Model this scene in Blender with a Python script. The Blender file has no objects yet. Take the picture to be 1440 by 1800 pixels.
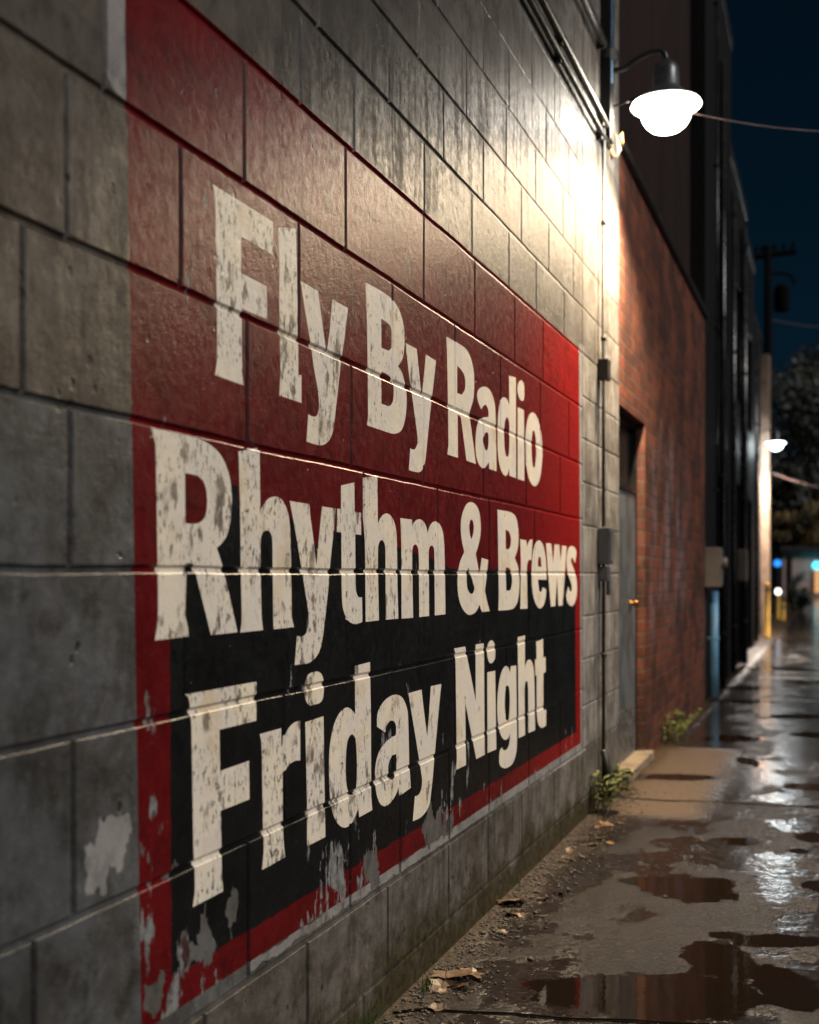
import bpy, bmesh, math, random
from mathutils import Vector, Matrix, noise
from mathutils.geometry import delaunay_2d_cdt
random.seed(7)
R = math.radians
SC = bpy.context.scene
COL = SC.collection

# ------------------------------------------------------------------ camera geometry
F = 2100.0                       # focal length in pixels of the 1440x1800 photograph
HX, HY = 1468.0, 1012.0          # vanishing point of the wall courses
TH = math.atan((HX-720.0)/F)
CT, ST = math.cos(TH), math.sin(TH)
CU = 0.25                        # one block course
D = CU*CT/0.2228                 # distance camera - wall
GH = 4.35*CU                     # camera height
K = F/CT                         # dx = K*(D-w)/Zc
def Zof(px, w=0.0): return K*(D-w)/(HX-px)
def Yof(Z, w=0.0): return (Z-(D-w)*ST)/CT
def wall(px, py, w=0.0):
    """photo pixel -> (y, z) on the vertical plane x = w"""
    Z = Zof(px, w)
    return Yof(Z, w), GH+(HY-py)*Z/F
def P(px, py, Z):
    """photo pixel at depth Z -> world point"""
    xc = (px-720.0)/F*Z
    return Vector((D+xc*CT-Z*ST, xc*ST+Z*CT, GH+(HY-py)*Z/F))
def G(px, py):
    Z = F*GH/(py-HY)
    p = P(px, py, Z); p.z = 0
    return p

# ------------------------------------------------------------------ object helpers
def tag(o, label=None, cat=None, group=None, kind=None):
    if label: o['label'] = label
    if cat: o['category'] = cat
    if group: o['group'] = group
    if kind: o['kind'] = kind
    return o
def thing(name, label, cat, loc=(0, 0, 0), group=None, rz=0):
    o = bpy.data.objects.new(name, None); COL.objects.link(o)
    o.empty_display_size = .1
    o.location = loc; o.rotation_euler.z = rz
    return tag(o, label, cat, group)
def obj(name, bm, m, parent=None, smooth=False):
    if isinstance(bm, bpy.types.Mesh): me = bm
    else:
        me = bpy.data.meshes.new(name)
        bmesh.ops.recalc_face_normals(bm, faces=bm.faces)
        bm.to_mesh(me); bm.free()
    if smooth:
        for p in me.polygons: p.use_smooth = True
    o = bpy.data.objects.new(name, me); COL.objects.link(o)
    if m: me.materials.append(m)
    if parent is not None:
        o.parent = parent
        par = parent; off = Vector((0, 0, 0)); rz = 0
        while par is not None:
            off += par.location; rz += par.rotation_euler.z; par = par.parent
        if rz == 0: o.location = -off if LOCAL[0] is False else (0, 0, 0)
    return o
LOCAL = [False]     # False: meshes given in world coordinates
def box(bm, a, b, bev=0.0):
    x0, y0, z0 = a; x1, y1, z1 = b
    m = Matrix.Translation(((x0+x1)/2, (y0+y1)/2, (z0+z1)/2)) @ Matrix.Diagonal((abs(x1-x0), abs(y1-y0), abs(z1-z0), 1))
    g = bmesh.ops.create_cube(bm, size=1, matrix=m)
    if bev:
        es = set(e for v in g['verts'] for e in v.link_edges)
        bmesh.ops.bevel(bm, geom=list(es), offset=bev, segments=2, affect='EDGES', profile=.6)
def tube(bm, pts, r, n=10, cap=True):
    pts = [Vector(p) for p in pts]
    rs = r if isinstance(r, (list, tuple)) else [r]*len(pts)
    rings = []; up = Vector((0, 0, 1)); prev = None
    for i, p in enumerate(pts):
        d = (pts[min(i+1, len(pts)-1)]-pts[max(i-1, 0)]).normalized()
        if prev is None:
            a = up if abs(d.dot(up)) < .9 else Vector((1, 0, 0))
            u = d.cross(a).normalized()
        else:
            u = (prev-d*prev.dot(d)).normalized()
        prev = u; v = d.cross(u)
        rings.append([bm.verts.new(p+(u*math.cos(t)+v*math.sin(t))*rs[i]) for t in [2*math.pi*k/n for k in range(n)]])
    for a, b in zip(rings, rings[1:]):
        for k in range(n): bm.faces.new((a[k], a[(k+1) % n], b[(k+1) % n], b[k]))
    if cap:
        bm.faces.new(rings[0]); bm.faces.new(rings[-1])
def lathe(bm, prof, c, n=32, cap=True):
    rings = []
    for r, z in prof:
        rings.append([bm.verts.new((c[0]+max(r, 1e-4)*math.cos(2*math.pi*k/n), c[1]+max(r, 1e-4)*math.sin(2*math.pi*k/n), c[2]+z)) for k in range(n)])
    for a, b in zip(rings, rings[1:]):
        for k in range(n): bm.faces.new((a[k], a[(k+1) % n], b[(k+1) % n], b[k]))
    if cap:
        bm.faces.new(rings[0]); bm.faces.new(rings[-1])
def arc(pts, n=8):
    """smooth a polyline with Catmull-Rom"""
    P_ = [Vector(p) for p in pts]; out = []
    for i in range(len(P_)-1):
        a = P_[max(i-1, 0)]; b = P_[i]; c = P_[i+1]; d = P_[min(i+2, len(P_)-1)]
        for k in range(n):
            t = k/n
            out.append(.5*((2*b)+(c-a)*t+(2*a-5*b+4*c-d)*t*t+(3*b-3*c+d-a)*t**3))
    out.append(P_[-1]); return out

# ------------------------------------------------------------------ node helper
class NT:
    def __init__(s, name):
        s.m = bpy.data.materials.new(name); s.m.use_nodes = True
        s.t = s.m.node_tree; s.t.nodes.clear()
        s.out = s.t.nodes.new('ShaderNodeOutputMaterial')
    def n(s, typ, **kw):
        nd = s.t.nodes.new('ShaderNode'+typ)
        for k, v in kw.items():
            if k.startswith('i_'):
                key = k[2:].replace('_', ' ')
                key = int(key) if key.isdigit() else key
                s.set(nd.inputs[key], v)
            else: setattr(nd, k, v)
        return nd
    def set(s, sock, v):
        if isinstance(v, bpy.types.NodeSocket): s.t.links.new(v, sock)
        elif isinstance(v, (tuple, list)):
            if sock.type == 'RGBA' and len(v) == 3: v = (*v, 1)
            sock.default_value = v
        else: sock.default_value = v
    def coord(s, scale=(1, 1, 1), rot=(0, 0, 0), src=None):
        if src is None:
            src = s.n('NewGeometry').outputs['Position']
        mp = s.n('Mapping'); s.set(mp.inputs['Vector'], src)
        mp.inputs['Scale'].default_value = scale; mp.inputs['Rotation'].default_value = rot
        return mp.outputs[0]
    def noise(s, vec, scale=1, detail=4, rough=.55, dist=0):
        nd = s.n('TexNoise'); s.set(nd.inputs['Vector'], vec)
        nd.inputs['Scale'].default_value = scale; nd.inputs['Detail'].default_value = detail
        nd.inputs['Roughness'].default_value = rough; nd.inputs['Distortion'].default_value = dist
        return nd.outputs['Fac']
    def ramp(s, fac, a, b, c0=0.0, c1=1.0):
        """smooth map of fac from [a,b] to [c0,c1]"""
        nd = s.n('MapRange'); nd.interpolation_type = 'SMOOTHSTEP'
        s.set(nd.inputs['Value'], fac)
        nd.inputs['From Min'].default_value = a; nd.inputs['From Max'].default_value = b
        nd.inputs['To Min'].default_value = c0; nd.inputs['To Max'].default_value = c1
        return nd.outputs[0]
    def math(s, op, a, b=0.0, c=0.0):
        nd = s.n('Math'); nd.operation = op
        s.set(nd.inputs[0], a); s.set(nd.inputs[1], b); s.set(nd.inputs[2], c)
        return nd.outputs[0]
    def mix(s, fac, a, b, mode='MIX'):
        nd = s.n('Mix'); nd.data_type = 'RGBA'; nd.blend_type = mode
        s.set(nd.inputs[0], fac); s.set(nd.inputs[6], a); s.set(nd.inputs[7], b)
        return nd.outputs[2]
    def mixf(s, fac, a, b):
        nd = s.n('Mix'); nd.data_type = 'FLOAT'
        s.set(nd.inputs[0], fac); s.set(nd.inputs[2], a); s.set(nd.inputs[3], b)
        return nd.outputs[0]
    def bump(s, h, strength=.5, dist=.01, normal=None):
        nd = s.n('Bump'); s.set(nd.inputs['Height'], h)
        nd.inputs['Strength'].default_value = strength; nd.inputs['Distance'].default_value = dist
        if normal is not None: s.set(nd.inputs['Normal'], normal)
        return nd.outputs[0]
    def pbr(s, col, rough=.6, normal=None, metal=0, spec=.5, **kw):
        b = s.n('BsdfPrincipled')
        s.set(b.inputs['Base Color'], col); s.set(b.inputs['Roughness'], rough)
        s.set(b.inputs['Metallic'], metal); s.set(b.inputs['Specular IOR Level'], spec)
        if normal is not None: s.set(b.inputs['Normal'], normal)
        for k, v in kw.items(): s.set(b.inputs[k.replace('_', ' ')], v)
        s.t.links.new(b.outputs[0], s.out.inputs[0]); return s.m
def simple(name, col, rough=.6, metal=0, var=.25, nscale=6, bump=.15, spec=.5):
    t = NT(name); v = t.coord()
    n1 = t.noise(v, nscale, 5); n2 = t.noise(v, nscale*14, 3)
    c = t.mix(t.ramp(n1, .3, .7), tuple(x*(1-var) for x in col), tuple(min(1, x*(1+var)) for x in col))
    return t.pbr(c, t.ramp(n1, .2, .8, max(.03, rough-.1), min(1, rough+.1)), t.bump(n2, bump, .003), metal, spec)
def emis(name, col, strength):
    t = NT(name); e = t.n('Emission'); t.set(e.inputs[0], col); e.inputs[1].default_value = strength
    t.t.links.new(e.outputs[0], t.out.inputs[0]); return t.m
# ------------------------------------------------------------------ materials of the block wall
def wall_detail(t, pitk=1.0):
    v = t.coord()
    fine = t.noise(v, 260, 3, .6)
    med = t.noise(v, 38, 5, .65)
    big = t.noise(v, 5.5, 6, .62)
    streak = t.noise(t.coord((1, 22, 2.6)), 1, 6, .66)
    vo = t.n('TexVoronoi'); t.set(vo.inputs['Vector'], t.coord((1, 1, .75))); vo.inputs['Scale'].default_value = 26
    pitn = t.noise(v, 9, 2)
    pit = t.ramp(t.math('ADD', vo.outputs['Distance'], t.ramp(pitn, .42, .62, .5, 0)), .15*pitk, .21*pitk, 1, 0)
    v3 = t.n('TexVoronoi'); t.set(v3.inputs['Vector'], v); v3.inputs['Scale'].default_value = 7.5
    big_pit = t.math('MULTIPLY', t.ramp(t.math('ADD', v3.outputs['Distance'], t.math('MULTIPLY', t.math('SUBTRACT', med, .5), .10)), .045, .065, 1, 0), t.math('GREATER_THAN', t.n('SeparateColor', i_0=v3.outputs['Color']).outputs[0], .5))
    pit = t.math('MAXIMUM', pit, big_pit)
    return v, fine, med, big, streak, pit
def bumps(t, fine, med, pit, k=1.0, big=None):
    hgt = t.math('ADD', t.math('MULTIPLY', fine, .6), t.math('MULTIPLY', med, 1.0))
    if big is not None: hgt = t.math('ADD', hgt, t.math('MULTIPLY', big, 1.6))
    hgt = t.math('SUBTRACT', hgt, t.math('MULTIPLY', pit, .9))
    return t.bump(hgt, .9*k, .0026)
def mat_block():
    t = NT('painted_block')
    v, fine, med, big, streak, pit = wall_detail(t)
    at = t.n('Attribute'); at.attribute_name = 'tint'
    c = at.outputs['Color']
    c = t.mix(t.ramp(big, .40, .60, 0, .75), c, t.mix(1, c, (.42, .38, .33), 'MULTIPLY'))
    m12 = t.noise(v, 13, 6, .7)
    yy = t.ramp(t.n('SeparateXYZ', i_Vector=v).outputs[1], 3.6, 5.3, 1, .25)
    c = t.mix(t.math('MULTIPLY', yy, t.ramp(m12, .48, .66, 0, .75)), c, t.mix(1, c, (.35, .31, .27), 'MULTIPLY'))
    c = t.mix(t.ramp(m12, .30, .44, .5, 0), c, t.mix(1, c, (1.55, 1.5, 1.42), 'MULTIPLY'))
    c = t.mix(t.ramp(fine, .5, .7, 0, .4), c, t.mix(1, c, (.4, .4, .4), 'MULTIPLY'))
    c = t.mix(t.ramp(med, .45, .75, 0, .45), c, t.mix(1, c, (1.7, 1.62, 1.5), 'MULTIPLY'))
    c = t.mix(t.math('MULTIPLY', t.ramp(streak, .47, .64), t.ramp(t.n('SeparateXYZ', i_Vector=v).outputs[1], 1.9, 3.2, .12, .55)), c, (.022, .019, .016))
    c = t.mix(t.math('MULTIPLY', pit, .85), c, (.012, .011, .01))
    z = t.n('SeparateXYZ'); t.set(z.inputs[0], v)
    low = t.ramp(t.math('ADD', z.outputs[2], t.math('MULTIPLY', big, -.38)), -.13, .0, 1, 0)
    c = t.mix(t.math('MULTIPLY', low, .93), c, t.mix(t.ramp(med, .35, .65), (.008, .0065, .003), (.045, .036, .009)))
    r = t.math('ADD', t.ramp(med, .3, .7, .34, .56), t.ramp(streak, .45, .62, 0, .15))
    return t.pbr(c, r, bumps(t, fine, med, pit, 1.0, None), spec=.42)
def mat_paint(name, base, dark, rough, wear=.5, flake=(.11, .11, .11), low_z=.95, coatk=0):
    t = NT(name)
    v, fine, med, big, streak, pit = wall_detail(t, .7)
    c = t.mix(t.ramp(big, .35, .65), base, dark)
    c = t.mix(t.ramp(fine, .45, .65, 0, .5), c, t.mix(1, c, (.45, .45, .5), 'MULTIPLY'))
    c = t.mix(t.ramp(t.noise(v, 13, 6, .7), .5, .66, 0, .6), c, t.mix(1, c, (.4, .4, .45), 'MULTIPLY'))
    c = t.mix(t.math('MULTIPLY', t.ramp(streak, .5, .7), .4), c, dark)
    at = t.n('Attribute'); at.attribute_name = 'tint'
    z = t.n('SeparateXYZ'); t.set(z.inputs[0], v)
    if name[0] == 'd': c = t.mix(t.ramp(t.math('ADD', z.outputs[1], t.math('MULTIPLY', big, .5)), 3.9, 5.5, 0, .8), c, (.25, .007, .006))  # redder towards the far end: fresher paint, partly lamp light put into the colour
    # flaking towards the foot of the sign: ragged patches stretched downwards
    fl = t.noise(t.coord((1, 15, 5.5)), 1, 8, .68)
    lowm = t.math('SUBTRACT', t.ramp(z.outputs[2], .20, low_z, .15, 0), t.ramp(t.noise(v, 2.6, 3), .42, .58, .13, 0))
    near = t.ramp(z.outputs[1], 2.0, 5.2, .02, -.055)
    msk = t.ramp(t.math('ADD', t.math('ADD', fl, lowm), near), .665-.02*wear, .685-.02*wear)
    c = t.mix(msk, c, t.mix(t.ramp(med, .4, .6), flake, tuple(x*1.9 for x in flake)))
    c = t.mix(t.math('MULTIPLY', pit, .6), c, (.01, .008, .008))
    c = t.mix(t.ramp(at.outputs['Fac'], .05, .085, .65, 0), c, (.006, .004, .004))  # vertical joints mixed darker: joint dirt and groove shade put into the paint colour
    r = t.mixf(msk, t.ramp(med, .3, .7, rough-.07, rough+.1), .7)
    h = t.math('SUBTRACT', med, t.math('MULTIPLY', msk, .5))
    return t.pbr(c, r, bumps(t, fine, h, pit, .75, None), spec=.19)
def mat_letter():
    t = NT('cream_sign_paint')
    v, fine, med, big, streak, pit = wall_detail(t, .8)
    base = t.mix(t.ramp(big, .35, .62), (.78, .69, .55), (.70, .64, .57))
    warm = t.noise(v, 7.5, 4, .6)
    c = t.mix(t.ramp(warm, .55, .72, 0, .6), base, (.62, .45, .26))
    sp = t.n('SeparateXYZ'); t.set(sp.inputs[0], v)
    near = t.ramp(sp.outputs[1], 2.2, 4.4, .035, -.11)
    w1 = t.noise(t.coord((1, 22, 11)), 1, 9, .72)
    m1 = t.ramp(t.math('ADD', w1, near), .555, .59)
    area = t.ramp(t.noise(v, 6.2, 3), .46, .56)
    m1 = t.math('MULTIPLY', m1, t.math('ADD', t.math('MULTIPLY', area, .85), .10))
    c = t.mix(m1, c, t.mix(t.ramp(med, .4, .6), (.12, .10, .088), (.26, .21, .165)))
    w2 = t.noise(t.coord((1, 95, 48)), 1, 6, .7)
    m2 = t.ramp(t.math('ADD', w2, near), .585, .62)
    m2 = t.math('MULTIPLY', m2, t.ramp(t.noise(v, 9, 3), .42, .54))
    c = t.mix(t.math('MULTIPLY', m2, .85), c, (.07, .06, .055))
    c = t.mix(t.math('MULTIPLY', pit, .35), c, (.1, .08, .06))
    return t.pbr(c, t.ramp(med, .3, .7, .38, .55), bumps(t, fine, med, pit, .6), spec=.25)
M = {}
M['block'] = mat_block()
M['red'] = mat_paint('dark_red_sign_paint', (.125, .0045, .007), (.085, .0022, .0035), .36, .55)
M['brightred'] = mat_paint('bright_red_sign_paint', (.30, .008, .006), (.20, .005, .005), .34, .1)
M['black'] = mat_paint('black_sign_paint', (.0075, .0088, .0098), (.004, .0045, .005), .34, .8)
M['cream'] = mat_letter()
M['flake'] = mat_paint('bare_block_under_flaked_paint', (.13, .125, .12), (.075, .068, .06), .6, .1, (.03, .012, .012))
M['pale'] = mat_paint('pale_border_paint', (.30, .285, .275), (.20, .19, .185), .5, .5, (.10, .09, .08))

# ------------------------------------------------------------------ lettering, traced outlines (photo pixels)
ZO = {1: (360, 310, 7.2), 2: (360, 500, 7.2), 3: (480, 540, 6.923), 4: (630, 480, 9), 5: (630, 640, 9), 6: (770, 580, 6.206),
      7: (260, 740, 8), 8: (260, 920, 8), 9: (410, 780, 7.2), 10: (410, 930, 7.2), 11: (580, 830, 6.545), 12: (790, 870, 6),
      13: (320, 1180, 7.2), 14: (320, 1350, 7.2), 15: (520, 1160, 9), 16: (520, 1300, 9), 17: (650, 1190, 6.923), 18: (790, 1110, 7.2)}
def contour(txt):
    """'@zoom x,y x,ys ...' -> dense pixel polygon; s marks a smooth point"""
    pts = []; z = None
    for tk in txt.split():
        if tk[0] == '@': z = ZO[int(tk[1:])]; continue
        sm = tk.endswith('s'); a, b = tk.rstrip('s').split(',')
        pts.append((z[0]+float(a)/z[2], z[1]+float(b)/z[2], sm))
    n = len(pts); out = []
    for i in range(n):
        p0, p1, p2, p3 = pts[i-1], pts[i], pts[(i+1) % n], pts[(i+2) % n]
        out.append((p1[0], p1[1]))
        if not (p1[2] or p2[2]): continue
        a = p0 if p1[2] else p1; d = p3 if p2[2] else p2
        # centripetal-like: damp tangents so long straight neighbours do not overshoot
        L = math.hypot(p2[0]-p1[0], p2[1]-p1[1])
        def tg(u, w):
            tx, ty = w[0]-u[0], w[1]-u[1]; l = math.hypot(tx, ty) or 1
            return tx/l*L, ty/l*L
        t1 = tg(a, p2); t2 = tg(p1, d)
        for k in range(1, 5):
            t = k/5; h1 = 2*t**3-3*t*t+1; h2 = t**3-2*t*t+t; h3 = -2*t**3+3*t*t; h4 = t**3-t*t
            out.append((h1*p1[0]+h2*t1[0]+h3*p2[0]+h4*t2[0], h1*p1[1]+h2*t1[1]+h3*p2[1]+h4*t2[1]))
    return out
LET = [
 # Fly
 ['@1 100,98 865,575 865,1000 460,755 460,1225 785,1390 @2 790,440 468,305 470,860s 480,1150s 495,1280 130,1145 155,950s 155,200 @1 150,1400 140,600s 125,220s'],
 ['@1 930,645 1155,665 @2 1172,100 1185,700 1185,1145 1225,1150 1225,1500 945,1405 960,1100 945,500 @1 945,1100'],
 ['@1 1215,1325 1432,1448 @3 575,0 625,380 652,560 690,300 715,0 725,-94 913,12 870,380 830,650 775,1150 740,1440s 715,1560s 665,1640s 600,1678s 520,1670s 408,1635 430,1300 470,1325s 515,1330s 545,1295s 560,1180s 545,1000s 500,750 460,450 410,150 385,0'],
 # By
 ['@4 110,145 330,265 450,345s 560,440s 650,590s 705,770s 732,970s 728,1180s 700,1350s 630,1475 @5 680,110s 720,230s 755,400s 765,560s 758,740s 730,920s 680,1050s 610,1095s 540,1100s 480,1085 300,1025 135,965 155,820 150,200 @4 140,900 130,500 120,260',
  '@4 362,722 420,755s 475,795s 520,880s 540,1000s 535,1130s 515,1195s 475,1228 365,1180',
  '@5 365,118 430,145s 500,200s 545,290s 560,430s 550,570s 520,640s 480,668 365,625'],
 ['@4 745,1105 925,1200 975,1700 @5 1005,520 1030,250 @4 1070,1290 1230,1385 1185,1800 @5 1150,650 1105,1080 1080,1350 1055,1560s 1020,1660s 975,1705s 920,1708s 870,1700s 800,1675 822,1330 860,1350s 895,1345s 925,1290s 938,1200s 925,1060s 870,640 800,150'],
 # Radio
 ['@6 92,72 260,170s 320,225s 365,330s 392,470s 395,620s 385,760s 345,895 350,980 415,1462 312,1425 250,950 215,920 218,1395 103,1358 115,1250 108,700 98,200',
  '@6 210,390 250,430s 285,490s 298,570s 293,650s 262,706 210,690'],
 ['@6 475,868 445,800s 428,710s 440,655s 480,622s 525,622s 570,660s 605,740s 625,860s 632,1100 640,1542 560,1515 555,1440 520,1495s 490,1508s 450,1470s 420,1380s 410,1250s 418,1100s 450,985s 500,955s 550,950 550,880s 530,825s 508,818s 490,835s',
  '@6 527,1115s 505,1150s 500,1215s 510,1290s 528,1315s 545,1290s 552,1210s 548,1135s'],
 ['@6 775,498 850,518 852,1617 780,1590 778,1510 760,1575s 735,1592s 700,1555s 668,1450s 652,1300s 652,1050s 665,850s 695,745s 725,735s 755,760s 778,820 778,700',
  '@6 748,955s 730,1010s 722,1130s 728,1290s 745,1375s 762,1382s 775,1330s 780,1200s 778,1020s 765,965s'],
 ['@6 870,840 938,875 943,1648 870,1625', '@6 905,550s 935,585s 943,660s 940,740s 925,775s 895,755s 875,705s 868,640s 878,580s'],
 ['@6 1030,900s 1075,940s 1110,1040s 1132,1180s 1140,1340s 1130,1500s 1105,1640s 1062,1703s 1015,1670s 980,1570s 960,1420s 955,1230s 963,1060s 990,940s',
  '@6 1042,1095s 1028,1150s 1020,1260s 1025,1400s 1035,1475s 1048,1502s 1062,1460s 1072,1340s 1068,1200s 1058,1125s'],
 # Rhythm
 ['@7 38,95 330,155 530,205s 720,250s 880,335s 1020,470s 1110,650s 1165,860s 1182,1100s 1165,1380s 1110,1610s 1040,1720s @8 970,345 1040,560 1160,1060 1262,1530 890,1572 640,570 555,555 550,1300 575,1590 100,1645 130,1450s 145,1200s 130,0 @7 120,900 110,400s 95,270s',
  '@7 522,730 620,750s 700,775s 770,840s 815,940s 830,1070s 828,1250s 790,1370s 720,1432s 640,1445s 528,1438'],
 ['@9 65,98 335,50 345,845 380,780s 440,700s 500,672s 560,672s 620,710s 665,790s 700,900s 718,1040s 728,1250s @10 740,900 745,1120s 770,1240 510,1270 505,900 @9 498,1300 490,1180s 465,1115s 425,1098s 385,1115s 355,1180s 348,1280s @10 350,700 362,1120s 380,1278 90,1310 108,1150s 100,700 @9 90,900 72,180'],
 ['@9 715,722 965,765 975,900 1010,1150 1053,1540 1070,1350 1125,792 1300,822 1285,1000 1235,1450 @10 1205,750 1170,1080 1140,1330 1110,1490s 1070,1590s 1010,1660s 940,1700s 870,1710s 778,1722 808,1352 860,1360s 910,1335s 945,1260s 958,1180s 955,1080s 930,900 850,400 @9 800,1180 760,950'],
 ['@11 128,152 282,118 285,455 358,468 360,722 292,715 298,1330s 310,1400s 335,1438s 370,1438 375,1720 340,1738s 290,1748s 230,1725s 185,1665s 150,1560s 138,1400s 135,1100 132,695 80,685 85,418 128,425'],
 ['@11 388,65 547,35 552,590 580,530s 615,488s 655,475s 700,500s 740,570s 765,690s 772,850s 778,1300 788,1685 645,1698 640,1100 638,880s 625,810s 598,780s 570,805s 555,880s 555,1200 565,1705 412,1722 405,800'],
 ['@11 810,528 945,545 948,620 970,575s 1005,545s 1040,542s 1080,570s 1110,630s 1125,700 1150,620s 1185,575s 1225,568s 1265,600s 1295,670s 1312,780s 1320,950s 1330,1635 1208,1648 1203,1000 1200,900s 1190,858s 1170,845s 1150,860s 1138,910s 1138,1100 1142,1655 1028,1668 1025,1000 1018,890s 1000,842s 980,832s 960,850s 948,910s 950,1200 958,1675 825,1685 822,800'],
 ['@12 425,1225 345,1235 318,1160 285,1225s 245,1258s 200,1262s 150,1215s 108,1120s 88,990s 90,840s 112,710s 158,600 135,500s 122,380s 125,260s 150,160s 185,95s 230,75s 280,105s 315,180s 330,290s 330,400s 310,520s 278,620 318,835 340,665 410,685 395,850 375,1010 395,1110',
  '@12 232,260s 215,290s 210,350s 218,420s 232,470 250,415s 258,340s 252,290s',
  '@12 200,765 185,830s 183,920s 195,1000s 232,1045s 258,1020s 265,975 235,870'],
 # Brews
 ['@12 508,155 640,180s 690,215s 715,280s 728,380s 730,480s 718,580s 690,665 720,740s 738,850s 738,980s 725,1100s 700,1170s 660,1205s 518,1220 522,1050 515,500',
  '@12 592,365 625,385s 645,430s 650,490s 640,550s 625,572s 597,570', '@12 595,765 635,775s 655,830s 662,910s 652,980s 640,1005s 600,1010'],
 ['@12 748,465 812,480 822,545 835,500s 855,472s 877,470 866,690 840,685s 822,730s 818,800s 825,1198 750,1202 755,700'],
 ['@12 1027,895 1022,750s 1010,620s 985,520s 950,480s 915,500s 885,590s 872,720s 869,860s 876,1000s 900,1120s 940,1190s 965,1195s 995,1160s 1015,1090s 1022,998 985,972 963,1022s 945,985s 935,893',
  '@12 935,755 935,700s 942,660s 953,650s 965,675s 970,730s 970,760'],
 ['@12 1020,508 1075,513 1095,720 1110,520 1160,525 1172,700 1190,535 1236,540 1198,1165 1152,1170 1135,860 1118,1172 1072,1178 1045,850'],
 ['@12 1325,720 1338,640s 1338,590s 1320,555s 1290,538s 1260,560s 1242,620s 1237,700s 1242,780s 1260,860s 1285,930s 1292,975s 1285,1015s 1270,1010s 1255,960 1232,1060 1245,1130s 1270,1165s 1295,1172s 1325,1130s 1345,1040s 1345,920s 1330,830s 1305,760s 1285,700s 1290,665s 1305,670s'],
 # Friday
 ['@13 60,292 942,130 942,625 475,740 482,1262 850,1132 855,1620 490,1765 @14 492,545 505,1300 522,1560 138,1762 165,1500s 145,1000 130,0 @13 120,700 105,480s 90,360s'],
 ['@13 985,795 1255,720 1258,965 1300,830s 1350,720s 1420,650s 1497,624 1497,1128 1430,1135s 1350,1190s 1300,1290s 1285,1420s 1280,1750 @14 1285,900 1305,1130 1015,1290 1035,1050 1020,500 @13 1015,1200 1005,900s'],
 ['@15 150,985 440,890 450,1700 @16 470,1540 180,1692 180,1000 160,100', '@15 300,190s 350,184s 410,230s 442,340s 445,480s 425,620s 380,680s 300,705s 235,722s 180,680s 145,580s 138,440s 160,310s 215,215s'],
 ['@15 935,95 1175,32 1190,900 @16 1195,900 1212,1115 1005,1230 990,1085 940,1220s 880,1330s 790,1392s 700,1365s 620,1250s 565,1080s 540,850s 528,500s 535,150s @15 565,1200s 610,1010s 680,860s 750,780s 815,752s 880,785s 942,860',
  '@15 885,1178s 835,1240s 805,1380s @16 790,400s 800,680s 830,820s 885,875s 935,840s 960,720s 968,450s 960,150s @15 945,1250s 920,1200s'],
 ['@17 190,675 90,605 90,490s 110,400s 170,300s 240,240s 320,215s 385,240s 430,310s 460,410s 470,560s 480,1000 500,1350 360,1452 350,1340 320,1430s 260,1520s 190,1572s 130,1545s 85,1430s 65,1250s 75,1050s 120,900s 210,780s 320,705 320,600s 300,545s 265,528s 225,560s 200,620s',
  '@17 325,935 325,1130s 305,1210s 265,1250s 235,1210s 225,1110s 245,1010s 285,955s'],
 ['@17 472,198 632,152 650,330 700,725 720,480 745,112 872,85 850,300 800,850 765,1250 745,1430s 730,1540s 690,1630s 620,1710s 525,1755 550,1450 580,1445s 610,1410s 632,1340s 638,1260s 625,1150 560,740 520,500'],
 # Night
 ['@18 62,215 200,190 335,880 332,165 438,148 448,1560 342,1615 200,890 212,1690 88,1752 95,1600 85,800 78,290'],
 ['@18 480,518 580,495 595,1490 485,1540', '@18 530,112s 565,140s 580,220s 578,330s 555,385s 515,400s 490,350s 477,260s 490,160s'],
 ['@18 846,430 853,1000 856,1380s 845,1540s 800,1670s 740,1722s 685,1728s 640,1690s 632,1600s 640,1510s 665,1465 680,1495s 715,1500s 750,1450s 765,1370s 768,1290 745,1350s 705,1372s 660,1330s 625,1210s 608,1020s 612,800s 635,620s 670,490s 715,438s 745,455s 768,525 778,440',
  '@18 735,685s 715,720s 705,800s 702,950s 715,1080s 738,1128s 755,1080s 765,950s 765,800s 755,710s'],
 ['@18 865,72 958,50 955,468 975,395s 1010,355s 1045,385s 1066,460s 1076,600s 1085,1250 1000,1285 998,750s 990,650s 975,628s 960,660s 952,750s 960,1310 878,1350 872,600'],
 ['@18 1100,130 1185,95 1188,330 1222,320 1222,512 1190,530 1190,995 1225,988 1225,1190 1170,1220s 1135,1190s 1115,1120s 1108,1000s 1105,555 1088,560 1083,360 1105,345'],
]
def W(poly): return [wall(x, y) for x, y in poly]
letters = [[W(contour(c)) for c in cs] for cs in LET]
redline = lambda k: (lambda x: HY+k*(HX-x))
RED = W([(219, -98), (1018, 612), (1021, 1306), (440, 1690), (249, 1816)])
BLK = W([(405, 848), (419, 856), (424, 912), (470, 915), (507, 911), (524, 924), (546, 960), (566, 960), (588, 936), (640, 934), (660, 948), (700, 962), (750, 978), (790, 998), (870, 1002), (950, 1006), (1011, 1010),
         (1013, 1287), (700, 1476), (440, 1634), (302, 1717), (300, 1500), (299, 1122), (318, 1085), (318, 992), (380, 965), (394, 890)])
BRT = W([(955, 557), (1018, 612), (1018.6, 713), (955, 671)])
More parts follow.
